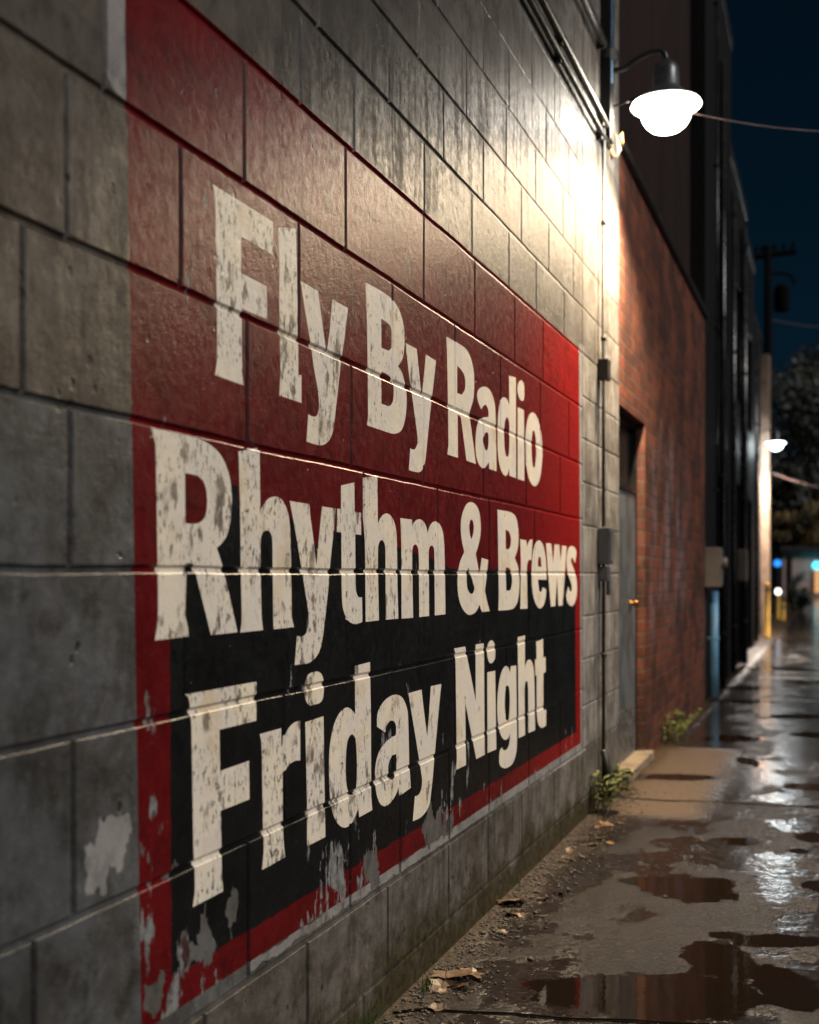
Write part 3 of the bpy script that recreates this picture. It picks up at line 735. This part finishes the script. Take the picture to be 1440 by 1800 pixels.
lab = ['galvanised downpipe nearest the meter box on the dark row', 'second galvanised downpipe along the dark row, counted from the meter box', 'third galvanised downpipe along the dark row, catching the far lamp', 'galvanised downpipe closest to the far lamp']
for i, (px, w) in enumerate(((1271, 0), (1289, -.05), (1308, -.05), (1327, -.25))):
    vpipe(px, w, (.03, .035, .045, .06)[i], .02, (6, 5.3, 5.3, 5.1)[i], M['pipe'], lab[i], group='downpipes on the dark row')
mb2 = thing('meter_box', 'small pale box on the grey building before the far lamp', 'box', (.02, Yof(Zof(1306, .02), .02), 0))
ym = Yof(Zof(1307, .02), .02)
bm = bmesh.new(); box(bm, (-.048, ym-.1, 1.02), (.06, ym+.1, 1.4), .008); obj('box_body', bm, M['boxgrey'], mb2)
bm = bmesh.new(); box(bm, (.0605, ym-.08, 1.05), (.066, ym+.08, 1.37), .002); obj('box_lid', bm, M['boxgrey'], mb2)

# ------------------------------------------------------------------ wall lamps
M['iron'] = simple('weathered_iron', (.035, .036, .04), .45, .6)
M['alu'] = simple('grey_lamp_housing', (.07, .075, .085), .45, .6)
M['glow'] = emis('lit_lamp_glass', (1, .90, .76), 60)
M['glow2'] = emis('lit_far_lamp_glass', (.90, .98, 1.0), 420)
def wall_lamp(label, L, xw, glow, watts, col, arm_dz=.30, brackets=True):
    """L: centre of the rim; xw: x of the wall it hangs on"""
    t = thing('wall_lamp', label, 'lamp', (L.x, L.y, L.z))
    bm = bmesh.new()
    lathe(bm, [(.001, -.122), (.035, -.119), (.07, -.106), (.098, -.082), (.115, -.052), (.122, -.020), (.126, -.008), (.160, .002), (.168, .010), (.163, .018), (.150, .021)], L, 40, False)
    gl = obj('lamp_glass', bm, glow, t, True)
    bm = bmesh.new()
    lathe(bm, [(.162, .0225), (.135, .040), (.105, .058), (.078, .085), (.066, .10), (.064, .17), (.055, .205), (.030, .225), (.022, .235), (.001, .236)], L, 32, False)
    obj('lamp_housing', bm, M['alu'], t, True)
    bm = bmesh.new(); ax, az = L.x, L.z+.235
    pts = arc([(ax, L.y, az), (ax-.015, L.y, az+.035), (ax-.07, L.y, az+.045), ((ax+xw)/2, L.y, az+.02), (xw+.09, L.y, az-.015), (xw+.03, L.y, az-.02)], 6)
    tube(bm, pts, .0145, 12)
    obj('lamp_arm', bm, M['iron'], t, True)
    bm = bmesh.new(); box(bm, (xw+.001, L.y-.045, az-.10), (xw+.03, L.y+.045, az+.06), .006)
    obj('wall_plate', bm, M['iron'], t)
    if brackets:
        bm = bmesh.new(); tube(bm, [(xw+.02, L.y-.012, az-.20), (xw+.09, L.y-.012, az-.19), (xw+.165, L.y-.01, az-.165)], .0055, 8); obj('stay_rod', bm, M['pipe'], t, True)
    ld = bpy.data.lights.new('lamp_light', 'SPOT'); lo = bpy.data.objects.new('lamp_light', ld); COL.objects.link(lo)
    ld.energy = watts; ld.color = col; ld.spot_size = R(150); ld.spot_blend = .45; ld.shadow_soft_size = .05
    lo.parent = t; lo.location = (0, 0, -.20)
    return t
LZ = 5.76
Lp = P(1171, 190, LZ)
LAMP = wall_lamp('large bright wall lamp on a curved arm, near the top of the block wall', Lp, 0, M['glow'], 820, (1, .77, .50))
Lf = P(1364, 780, 21.4)
LAMP2 = wall_lamp('small far wall lamp at the end of the dark row of buildings', Lf, -.25, M['glow2'], 1250, (1, .78, .62), brackets=False)

# ------------------------------------------------------------------ conduits on the block wall
M['cond'] = simple('grimy_conduit', (.10, .09, .075), .35, .5)
M['dkcond'] = simple('black_rubber_cable', (.018, .016, .015), .45)
def hrun(z, x, r, ya, yb, m, label, name='wall_pipe', group=None, sag=.0):
    t = thing(name, label, 'pipe', (x, (ya+yb)/2, z), group)
    bm = bmesh.new(); n = 24
    tube(bm, [(x, ya+(yb-ya)*i/n, z+sag*noise.noise(Vector((i*.35, z*9, 0)))) for i in range(n+1)], r, 10); obj('pipe', bm, m, t, True)
    k = ya+.4
    while k < yb:
        bm = bmesh.new(); box(bm, (.0005, k-.012, z-r-.012), (x+r*.2, k+.012, z+r+.012), .002); k += .9
        obj('clip', bm, m, t)
yc = Yof(Zof(1066))
hrun(3.235, .030, .017, -2, yc-.03, M['cond'], 'grimy conduit, upper of the two lying close together along the block wall', group='conduits along the block wall', sag=.004)
hrun(3.165, .024, .013, -2, yc-.05, M['dkcond'], 'black cable, lower of the two lying close together along the block wall', group='conduits along the block wall', sag=.008)
hrun(3.60, .030, .019, -2, yc-.22, M['dkcond'], 'black cable running alone high on the block wall to the lamp arm', group='conduits along the block wall', sag=.006)
# vertical conduit with its three boxes
xv = .022; yv = Yof(Zof(1061, xv), xv)
vt = thing('vertical_conduit', 'thin dark conduit with three boxes running down the end of the block wall', 'pipe', (xv, yv, 0))
bm = bmesh.new(); tube(bm, [(xv, yv, .02), (xv, yv, 3.22)], .0085, 10)
for k in (.7, 2.2, 2.75): lathe(bm, [(.0085, 0), (.013, .002), (.013, .022), (.0085, .024)], (xv, yv, k), 12)
obj('pipe', bm, M['dkcond'], vt, True)
def zz(py, w=.03): return GH+(HY-py)*Zof(1063, w)/F
M['oldbox'] = simple('weathered_grey_metal', (.13, .135, .14), .45, .4)
bm = bmesh.new(); box(bm, (.001, yv-.04, zz(668)), (.05, yv+.04, zz(631)), .006); obj('junction_box', bm, M['dkcond'], vt)
bm = bmesh.new(); box(bm, (.001, yv-.05, zz(992)), (.06, yv+.05, zz(927)), .006); jb = obj('switch_box', bm, M['oldbox'], vt)
bm = bmesh.new(); box(bm, (.0605, yv-.043, zz(987)), (.065, yv+.043, zz(932)), .002); obj('box_lid', bm, M['oldbox'], jb)
bm = bmesh.new(); box(bm, (.001, yv-.035, zz(1022)), (.05, yv+.035, zz(996)), .005); tube(bm, [(.045, yv+.015, zz(1020)), (.045, yv+.015, zz(1046))], .012, 10); obj('outlet_box', bm, M['oldbox'], vt)
bm = bmesh.new(); tube(bm, arc([(xv, yv, zz(1320)), (xv+.02, yv-.02, zz(1350)), (xv+.03, yv-.01, .05)], 5), .016, 10); obj('pipe_foot', bm, M['dkcond'], vt, True)
# dark post and blue pipe at the corner above the brick building
t = thing('corner_post', 'dark iron post at the top corner of the block wall beside the lamp', 'post', (.03, y_(1068), 3.3))
yq = Yof(Zof(1069, .03), .03)
bm = bmesh.new(); box(bm, (.002, yq-.045, 3.17), (.05, yq+.045, 6.2), .006); obj('post', bm, M['frame'], t)
bm = bmesh.new(); lathe(bm, [(.04, 0), (.05, .01), (.05, .05), (.035, .06)], (.03, yq, 3.55), 16); obj('collar', bm, M['iron'], t)
x, y, t = vpipe(1071, .0, .018, 3.45, 6.2, M['bluepipe'], 'thin blue pipe rising beside the corner post above the lamp')
# torn metal bracket hanging white in the lamp light
M['white'] = simple('white_painted_metal', (.72, .68, .58), .4)
t = thing('torn_bracket', 'torn white metal bracket hanging at the corner under the lamp', 'bracket', P(1078, 245, 5.9))
bm = bmesh.new()
def plate(pts, th=.006, Zc=5.85, dz=.02):
    a = [bm.verts.new(P(x, y, Zc+dz*i*.3)) for i, (x, y) in enumerate(pts)]; b = [bm.verts.new(v.co+Vector((-.3, .95, 0))*th) for v in a]
    n = len(a); bm.faces.new(a); bm.faces.new(b[::-1])
    for i in range(n): bm.faces.new((a[i], b[i], b[(i+1) % n], a[(i+1) % n]))
plate([(1073, 206), (1080, 204), (1083, 232), (1090, 250), (1093, 262), (1086, 276), (1078, 274), (1072, 250)])
obj('plate', bm, M['white'], t)
bm = bmesh.new(); plate([(1070, 252), (1074, 250), (1079, 276), (1074, 283)], Zc=5.83); plate([(1090, 238), (1095, 232), (1096, 254), (1091, 252)], Zc=5.86)
obj('hanging_strip', bm, M['brass'], t)
# wires
M['wire'] = simple('wire_rubber', (.16, .11, .10), .5)
def wire(a, b, sag, r, label):
    bm = bmesh.new(); n = 20
    tube(bm, [a.lerp(b, i/n)-Vector((0, 0, sag*4*(i/n)*(1-i/n))) for i in range(n+1)], r, 6)
    tag(obj('overhead_wire', bm, M['wire'], None, True), label, 'wire', 'overhead wires')
wire(P(1205, 196, 5.9), P(1720, 205, 7.5), .10, .0035, 'thin wire running from the large lamp out over the alley')
wire(P(1352, 830, 21), P(1560, 862, 24), .15, .012, 'thin wire leaving the far lamp to the right')
wire(P(1345, 560, 35), P(1700, 500, 60), 1.0, .009, 'thin wire leaving the utility pole to the right')

# ------------------------------------------------------------------ far end of the alley
M['wood'] = simple('dark_creosote_wood', (.003, .0028, .0025), .9, spec=.05)
Zp = 35.0; b0 = P(1350, 1012, Zp)
up = thing('utility_pole', 'dark wooden utility pole with a crossarm against the night sky', 'utility pole', (b0.x, b0.y, 0))
top = P(1350, 432, Zp).z
bm = bmesh.new(); tube(bm, [(b0.x, b0.y, -.05), (b0.x, b0.y, top)], [.15, .11], 14); obj('pole', bm, M['wood'], up, True)
bm = bmesh.new(); a = P(1326, 452, Zp); b = P(1399, 442, Zp); tube(bm, [a, b], .085, 4); obj('crossarm', bm, M['wood'], up)
bm = bmesh.new(); a = P(1350, 482, Zp); b = P(1392, 486, Zp); tube(bm, arc([a, P(1372, 480, Zp), b, P(1396, 500, Zp)], 5), .045, 8); obj('side_arm', bm, M['wood'], up, True)
bm = bmesh.new(); c = P(1374, 520, Zp); lathe(bm, [(.02, -.5), (.2, -.45), (.22, -.4), (.22, .2), (.15, .3), (.05, .36)], c, 18); obj('transformer', bm, M['wood'], up)
for px in (1330, 1340, 1362, 1378, 1394):
    bm = bmesh.new(); c = P(px, 444-(px-1362)*.12, Zp); lathe(bm, [(.03, 0), (.06, .05), (.04, .1), (.06, .14), (.02, .2)], (c.x, c.y, c.z+.05), 10); obj('insulator', bm, M['wood'], up)

M['bark'] = simple('bark', (.03, .022, .015), .9)
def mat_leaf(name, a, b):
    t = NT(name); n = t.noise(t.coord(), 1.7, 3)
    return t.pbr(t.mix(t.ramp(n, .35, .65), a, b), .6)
M['leaf'] = mat_leaf('shade_tone_leaves', (.007, .010, .006), (.014, .015, .007))  # leaf colour lowered to stand in for unlit foliage
M['leaf2'] = mat_leaf('lit_tone_leaves', (.085, .055, .006), (.12, .07, .008))  # same foliage with warm lamp light put into the colour
def crown(bm, c, rx, rz, n, ls, seed, rnd):
    lobes = [(Vector((rnd.uniform(-.7, .7)*rx, rnd.uniform(-.7, .7)*rx, rnd.uniform(-.55, .75)*rz)), rnd.uniform(.28, .5)) for _ in range(14)]
    for _ in range(n):
        lc, lr = rnd.choice(lobes)
        d = Vector((rnd.gauss(0, 1), rnd.gauss(0, 1), rnd.gauss(0, 1))).normalized()*(rnd.random()**.45)
        p = Vector(c)+lc+Vector((d.x*rx*lr, d.y*rx*lr, d.z*rz*lr))
        u = Vector((rnd.gauss(0, 1), rnd.gauss(0, 1), rnd.gauss(0, 1))).normalized(); w_ = u.orthogonal().normalized()*ls*rnd.uniform(.6, 1.3); u = u*ls*rnd.uniform(.6, 1.3)
        v1 = bm.verts.new(p-u); v2 = bm.verts.new(p+w_*.6); v3 = bm.verts.new(p+u); v4 = bm.verts.new(p-w_*.6)
        bm.faces.new((v1, v2, v3, v4))
def tree(px, pyc, Zc, rx, rz, label, m, seed, n=4200, ls=.16):
    rnd = random.Random(seed); c = P(px, pyc, Zc)
    t = thing('tree', label, 'tree', (c.x, c.y, 0))
    bm = bmesh.new()
    tube(bm, arc([(c.x, c.y, -.05), (c.x+.1, c.y, c.z*.4), (c.x-.1, c.y, c.z*.75), (c.x, c.y, c.z)], 4), [.24]+[.22-.012*i for i in range(12)], 10)
    for k in range(6):
        a = rnd.uniform(0, 6.28); z0 = c.z*rnd.uniform(.45, .8)
        tube(bm, [(c.x, c.y, z0), (c.x+math.cos(a)*rx*.4, c.y+math.sin(a)*rx*.4, z0+rz*.4), (c.x+math.cos(a)*rx*.75, c.y+math.sin(a)*rx*.75, z0+rz*.75)], [.09, .06, .02], 7)
    obj('trunk', bm, M['bark'], t, True)
    bm = bmesh.new(); crown(bm, c, rx, rz, n, ls, seed, rnd); obj('crown', bm, m, t)
tree(1422, 790, 70, 3.4, 4.9, 'tall dark tree right of the utility pole', M['leaf'], 3, 6500)
tree(1475, 715, 74, 3.9, 4.7, 'tallest dark tree, cut by the right edge of the view', M['leaf'], 4, 6500)
tree(1378, 895, 66, 1.8, 2.4, 'small dark tree just right of the far lamp', M['leaf'], 5, 3500)
tree(1432, 925, 65, 2.5, 1.35, 'yellow tree toned as lit above the pale far building', M['leaf2'], 6, 3800, .12)
tree(1388, 938, 64.5, 1.2, .75, 'small yellow bush-like tree toned as lit behind the far lamp', M['leaf2'], 8, 1500, .1)
# dark wooded mass behind
rnd = random.Random(5); bm = bmesh.new()
for k in range(9):
    c = P(1345+k*24, 930-10*(k % 3), 81+3*(k % 2)); crown(bm, c, 3.2, 3.0+(k % 3), 1300, .35, k, rnd)
tag(obj('far_wood', bm, M['leaf'], None), kind='stuff')

# pale far building with a lit shop front
M['pinkwall'] = simple('pale_pink_render', (.36, .27, .25), .8)
M['shopwin'] = emis('lit_shop_window', (1, .50, .20), .9)
M['cyan'] = emis('cyan_sign_light', (.10, .85, 1), 2.2)
M['blue'] = emis('blue_signal_light', (.03, .30, 1), 1.6)
M['lampw'] = emis('white_path_light', (1, .95, .85), 4)
Zb = 58
def pr(px, py, Zc): return P(px, py, Zc)
fb = thing('far_building', 'low pale building at the end of the alley with an orange lit front', 'building', (pr(1420, 1050, Zb).x, pr(1420, 1050, Zb).y, 0))
A = pr(1376, 975, Zb); B = pr(1500, 975, Zb); dirv = (B-A).normalized(); nrm = Vector((dirv.y, -dirv.x, 0)); nrm = -nrm if nrm.dot(Vector((0, 1, 0))) < 0 else nrm
def slab(bm, A, B, z0, z1, d0, d1):
    q = []
    for (pp, dd) in ((A, d0), (B, d0), (B, d1), (A, d1)): q.append((pp.x+nrm.x*dd, pp.y+nrm.y*dd))
    lo = [bm.verts.new((x, y, z0)) for x, y in q]; hi = [bm.verts.new((x, y, z1)) for x, y in q]
    bm.faces.new(lo); bm.faces.new(hi)
    for i in range(4): bm.faces.new((lo[i], lo[(i+1) % 4], hi[(i+1) % 4], hi[i]))
hb = pr(1400, 968, Zb).z
bm = bmesh.new(); slab(bm, A, B, -.05, hb, 0, 5); obj('wall', bm, M['pinkwall'], fb)
bm = bmesh.new(); slab(bm, A-dirv*.2, B, hb+.005, hb+.22, -.3, 5.2); obj('roof', bm, M['coping'], fb)
bm = bmesh.new(); slab(bm, pr(1431, 1000, Zb), pr(1470, 1000, Zb), .25, pr(1431, 1002, Zb).z, -.06, -.01); f = obj('shop_window', bm, M['shopwin'], fb)
bm = bmesh.new()
for px in (1431, 1440, 1450, 1460, 1470): slab(bm, pr(px-.4, 1000, Zb), pr(px+.4, 1000, Zb), .2, pr(1431, 1001, Zb).z, -.1, -.061)
obj('window_frame', bm, M['frame'], f)
bm = bmesh.new(); slab(bm, pr(1384, 1000, Zb), pr(1392, 1000, Zb), .02, 2.0, -.05, -.002); obj('door', bm, M['frame'], fb)
bm = bmesh.new(); a = pr(1436, 994, Zb-.5); lathe(bm, [(.0, -.22), (.16, -.15), (.22, 0), (.16, .15), (.0, .22)], a, 18); obj('sign_lamp', bm, M['cyan'], fb, True)
# blue signal lamp on a dark post
a = P(1367, 990, 40)
bs = thing('signal_lamp', 'round blue lamp on a dark post near the end of the alley', 'lamp', (a.x, a.y, 0))
bm = bmesh.new(); lathe(bm, [(.0, -.12), (.09, -.09), (.125, 0), (.09, .09), (.0, .12)], a, 18); obj('lamp_glass', bm, M['blue'], bs, True)
bm = bmesh.new(); tube(bm, [(a.x, a.y, -.02), (a.x, a.y, a.z-.12)], .05, 10); box(bm, (a.x-.14, a.y+.02, .35), (a.x+.14, a.y+.2, a.z-.14), .02); obj('post', bm, M['frame'], bs)
# bollard lamps
M['yellow'] = simple('yellow_paint', (.55, .30, .03), .5)
for i, (px, y0, y1, Zc, lbl) in enumerate(((1368, 1045, 1088, 30, 'white topped bollard light beside the yellow bollard'), (1377, 1058, 1090, 29, 'short yellow bollard in the middle of the far pavement'), (1349, 1024, 1121, 20.9, 'tall yellow guard post at the foot of the pale corner pier'))):
    a = P(px, y0, Zc); r = .045 if i < 2 else .04
    b = thing('bollard', lbl, 'bollard', (a.x, a.y, 0), 'yellow bollards')
    bm = bmesh.new(); lathe(bm, [(r*1.4, 0), (r*1.4, .02), (r, .025), (r, a.z-.03), (r*.8, a.z-.005), (.001, a.z)], (a.x, a.y, 0), 14, True); obj('post', bm, M['yellow'], b, True)
    if i == 0:
        bm = bmesh.new(); lathe(bm, [(.001, -.075), (.05, -.06), (.075, 0), (.05, .06), (.001, .075)], (a.x, a.y, a.z+.075), 16); obj('lamp_glass', bm, M['lampw'], b, True)
    else:
        bm = bmesh.new(); lathe(bm, [(r+.001, 0), (r+.003, .003), (r+.003, .06), (r+.001, .063)], (a.x, a.y, a.z-.16), 14); obj('reflective_band', bm, M['boxgrey'], b)
# dark rounded shrub in front of the far building
c = P(1408, 1055, 36)
sh = thing('shrub', 'dark rounded shrub standing before the pale far building', 'shrub', (c.x, c.y, 0))
bm = bmesh.new(); crown(bm, (c.x, c.y, .42), .38, .45, 1800, .06, 1, random.Random(9)); obj('foliage', bm, M['leaf'], sh)
bm = bmesh.new(); tube(bm, [(c.x, c.y, -.02), (c.x, c.y, .5)], [.04, .02], 8); obj('stem', bm, M['bark'], sh, True)
# lit lamp fixtures at the far end
def post_lamp(label, p, watts, col):
    t = thing('street_lamp', label, 'street lamp', (p.x, p.y, 0))
    bm = bmesh.new(); tube(bm, [(p.x, p.y, 0), (p.x, p.y, p.z-.1)], [.06, .04], 10); obj('post', bm, M['frame'], t, True)
    bm = bmesh.new(); lathe(bm, [(.001, -.12), (.1, -.09), (.15, 0), (.1, .1), (.001, .13)], p, 18); obj('lamp_glass', bm, M['lampo'], t, True)
    ld = bpy.data.lights.new('lamp_light', 'POINT'); lo = bpy.data.objects.new('lamp_light', ld); COL.objects.link(lo)
    ld.energy = watts; ld.color = col; ld.shadow_soft_size = .15; lo.parent = t; lo.location = (0, 0, p.z+.3)
M['lampo'] = emis('lit_sodium_glass', (1, .6, .3), 5)

# ------------------------------------------------------------------ weeds, grass and leaves at the foot of the wall
M['weed'] = mat_leaf('weed_leaves', (.06, .085, .02), (.12, .13, .035))
M['weedstem'] = simple('weed_stem', (.10, .11, .03), .7)
M['grass'] = mat_leaf('grass_blades', (.05, .09, .015), (.12, .15, .03))
def weed(px, py, h, spread, n, label, seed):
    g_ = G(px, py); g_.x = max(g_.x, .03); rnd = random.Random(seed)
    t = thing('weed', label, 'weed', (g_.x, g_.y, 0), 'weeds at the foot of the wall')
    bs_ = bmesh.new(); bl = bmesh.new()
    for i in range(n):
        a = rnd.uniform(0, 6.28); l = rnd.uniform(.2, 1)
        b = g_+Vector((rnd.uniform(-.3, .3)*spread, rnd.uniform(-.5, .5)*spread, 0)); b.x = max(.012, b.x)
        tip = b+Vector((math.cos(a)*spread*.6*l, math.sin(a)*spread*.6*l, h*rnd.uniform(.45, 1))); tip.x = max(.015, tip.x)
        midp = b.lerp(tip, .5)+Vector((0, 0, h*.12))
        pl = arc([b, midp, tip], 4); tube(bs_, pl, [.0022]*len(pl), 5)
        for k in range(rnd.randint(4, 7)):
            p = pl[rnd.randint(2, len(pl)-1)]
            d = Vector((rnd.gauss(0, 1), rnd.gauss(0, 1), rnd.uniform(-.1, .8))).normalized(); L = rnd.uniform(.022, .048)
            s = d.cross(Vector((0, 0, 1))).normalized()*L*.36; nn = Vector((0, 0, -L*.12))
            q = [p, p+d*L*.35+s, p+d*L*.75+s*.7, p+d*L+nn, p+d*L*.75-s*.7, p+d*L*.35-s]; mid_ = [p, p+d*L*.55+nn*.5, p+d*L+nn]
            vv = [bl.verts.new((max(.004, x.x), x.y, max(.003, x.z))) for x in q]; mc = bl.verts.new((max(.004, mid_[1].x), mid_[1].y, max(.003, mid_[1].z)))
            for j in range(6): bl.faces.new((vv[j], vv[(j+1) % 6], mc))
    obj('stem', bs_, M['weedstem'], t, True); obj('leaves', bl, M['weed'], t)
weed(1030, 1425, .19, .16, 16, 'leafy green weed at the wall foot under the sign corner', 1)
weed(1042, 1402, .13, .13, 9, 'low weed squeezed between the larger weed and the conduit', 2)
weed(1094, 1388, .11, .16, 12, 'leafy weed beside the doorstep at the end of the block wall', 3)
weed(1160, 1302, .20, .30, 16, 'broad weed at the foot of the brick wall beyond the door', 4)
weed(1172, 1285, .16, .28, 12, 'small weed tuft behind the broad one on the brick wall', 5)
def grass(px, py, h, n, label, seed):
    g_ = G(px, py); g_.x = .03; rnd = random.Random(seed)
    bm = bmesh.new()
    for i in range(n):
        a = rnd.uniform(-1.9, 1.9); b = g_+Vector((rnd.uniform(0, .03), rnd.gauss(0, .035), 0))
        L = h*rnd.uniform(.45, 1.1); lean = rnd.uniform(.1, .6); w_ = rnd.uniform(.0015, .003)
        prev = None
        for k in range(5):
            u = k/4; p = b+Vector((abs(math.cos(a))*lean*L*u*u, math.sin(a)*lean*L*u*u, L*(u-.25*u*u))); ww = w_*(1-u*.95)
            s = Vector((-math.sin(a), math.cos(a), 0))*ww
            v1, v2 = bm.verts.new(p+s), bm.verts.new(p-s)
            if prev: bm.faces.new((prev[0], v1, v2, prev[1]))
            prev = (v1, v2)
    return tag(obj('grass_tuft', bm, M['grass'], None), label, 'grass tuft', 'grass tufts')
grass(640, 1850, .13, 70, 'spiky green grass tuft at the bottom edge of the view', 1)
grass(610, 1868, .10, 40, 'thin grass tuft left of the spiky one at the bottom edge', 2)
grass(745, 1735, .035, 26, 'tiny grass tuft by the pile of brown leaves', 3)
M['grit'] = simple('grit', (.055, .042, .032), .7, var=.8, nscale=40)
rnd = random.Random(77); bm = bmesh.new()
for i in range(2600):
    y = rnd.uniform(1.6, 6.1); x = .012+abs(rnd.gauss(0, .085)); r = rnd.uniform(.0015, .0055)*(1.7 if rnd.random() < .06 else 1)
    m4 = Matrix.Translation((x, y, r*.4)) @ Matrix.Rotation(rnd.uniform(0, 6), 4, 'Z') @ Matrix.Diagonal((r*rnd.uniform(.8, 1.8), r, r*.7, 1))
    bmesh.ops.create_icosphere(bm, subdivisions=1, radius=1, matrix=m4)
tag(obj('grit_and_soil', bm, M['grit'], None), kind='stuff')
def mat_dead():
    t = NT('dead_leaf'); oi = t.n('ObjectInfo')
    n = t.noise(t.coord(), 60, 3)
    c = t.mix(oi.outputs['Random'], (.09, .042, .016), (.18, .09, .03))
    c = t.mix(t.ramp(n, .4, .65, 0, .7), c, (.06, .03, .012))
    return t.pbr(c, .5, t.bump(n, .4, .002))
M['dead'] = mat_dead()
def leafmesh(seed, L):
    rnd = random.Random(seed); bm = bmesh.new(); n = 14
    ring = []
    for i in range(n):
        a = 2*math.pi*i/n; r = L*(.5+.12*math.sin(a*5+seed)+rnd.uniform(-.07, .07))*(1 if i % 2 else .8)
        x = math.cos(a)*r; y = math.sin(a)*r*.62
        ring.append(bm.verts.new((x, y, .004+.05*abs(x)*abs(y)/L*8*rnd.uniform(.3, 1)+L*.06*rnd.random())))
    c = bm.verts.new((0, 0, .003))
    for i in range(n): bm.faces.new((ring[i], ring[(i+1) % n], c))
    tube(bm, [(L*.45, 0, .006), (L*.75, L*.05, .012)], .0012, 5)
    me = bpy.data.meshes.new('dead_leaf'); bm.to_mesh(me); bm.free(); me.materials.append(M['dead']); return me
lm = [leafmesh(i, (.07, .085, .055, .10)[i % 4]) for i in range(6)]
def leaf(px, py, k, rz, sc=1, label='small brown dead leaf lying on the wet ground along the wall', dz=0, g='dead leaves along the wall'):
    p = G(px, py); p.x = max(p.x, .05)
    o = bpy.data.objects.new('dead_leaf', lm[k % 6]); COL.objects.link(o)
    o.location = (p.x, p.y, dz); o.rotation_euler = (random.uniform(-.25, .25), random.uniform(-.2, .2), rz); o.scale = (sc,)*3
    tag(o, label, 'leaf', g)
leaf(795, 1722, 3, .3, 1.5, 'largest pale brown leaf of the pile at the wall foot', .004)
leaf(775, 1735, 1, 1.6, 1.2, 'dark curled leaf under the largest leaf of the pile', .001)
leaf(830, 1716, 0, 2.5, 1.2, 'brown leaf at the right of the pile', .002)
leaf(890, 1588, 3, .9, 1.3, 'lone pale leaf standing out at the wall foot halfway along', .003)
leaf(955, 1582, 2, .2, 1, 'small leaf on the open asphalt right of the lone pale leaf')
rr = random.Random(12)
for i in range(26):
    y = rr.uniform(2.0, 5.6); x = .06+abs(rr.gauss(0, .07))
    o = bpy.data.objects.new('dead_leaf', lm[i % 6]); COL.objects.link(o); o.location = (x, y, .001); o.rotation_euler = (rr.uniform(-.3, .3), rr.uniform(-.3, .3), rr.uniform(0, 6.3)); o.scale = (rr.uniform(.4, .85),)*3
    tag(o, 'small brown dead leaf lying on the wet ground along the wall', 'leaf', 'dead leaves along the wall')
# ------------------------------------------------------------------ camera, world, lights
cam = bpy.data.cameras.new('camera'); co = bpy.data.objects.new('camera', cam); COL.objects.link(co)
co.location = (D, 0, GH); co.rotation_euler = (R(90), 0, TH)
cam.sensor_fit = 'VERTICAL'; cam.sensor_height = 36; cam.sensor_width = 28.8
cam.lens = F/1800*36; cam.shift_y = (HY-900)/1800
cam.clip_start = .05; cam.clip_end = 2000
cam.dof.use_dof = True; cam.dof.focus_distance = 3.05
cam.dof.aperture_fstop = cam.lens/15.0; cam.dof.aperture_blades = 0
SC.camera = co
w = bpy.data.worlds.new('World'); SC.world = w; w.use_nodes = True
nt = w.node_tree; nt.nodes.clear()
tc = nt.nodes.new('ShaderNodeTexCoord'); sx = nt.nodes.new('ShaderNodeSeparateXYZ')
rp = nt.nodes.new('ShaderNodeValToRGB'); bg = nt.nodes.new('ShaderNodeBackground'); wo = nt.nodes.new('ShaderNodeOutputWorld')
nt.links.new(tc.outputs['Generated'], sx.inputs[0]); nt.links.new(sx.outputs[2], rp.inputs[0])
e = rp.color_ramp.elements
e[0].position = 0; e[0].color = (.0014, .0078, .0145, 1)
e[1].position = .55; e[1].color = (.0006, .0033, .0075, 1)
q = e.new(.16); q.color = (.0016, .0094, .0178, 1)
q = e.new(.30); q.color = (.0010, .0064, .0128, 1)
nt.links.new(rp.outputs[0], bg.inputs[0]); bg.inputs[1].default_value = 1.0
nt.links.new(bg.outputs[0], wo.inputs[0])
sun = bpy.data.lights.new('fill_sun', 'SUN'); so = bpy.data.objects.new('fill_sun', sun); COL.objects.link(so)
sun.energy = 2.45; sun.angle = R(14); sun.color = (1, .95, .88)  # sun lamp added as general fill, standing in for unseen moonlight
d = Vector((-.78, .16, -.60)).normalized()
so.rotation_euler = d.to_track_quat('-Z', 'Y').to_euler()
SC.view_settings.view_transform = 'Standard'; SC.view_settings.look = 'None'; SC.view_settings.exposure = 0; SC.view_settings.gamma = 1
cy = SC.cycles
cy.use_denoising = True; cy.denoiser = 'OPENIMAGEDENOISE'; cy.denoising_input_passes = 'RGB_ALBEDO_NORMAL'; cy.denoising_prefilter = 'ACCURATE'; cy.sample_clamp_indirect = 4; cy.sample_clamp_direct = 12
cy.max_bounces = 6; cy.caustics_reflective = False; cy.caustics_refractive = False
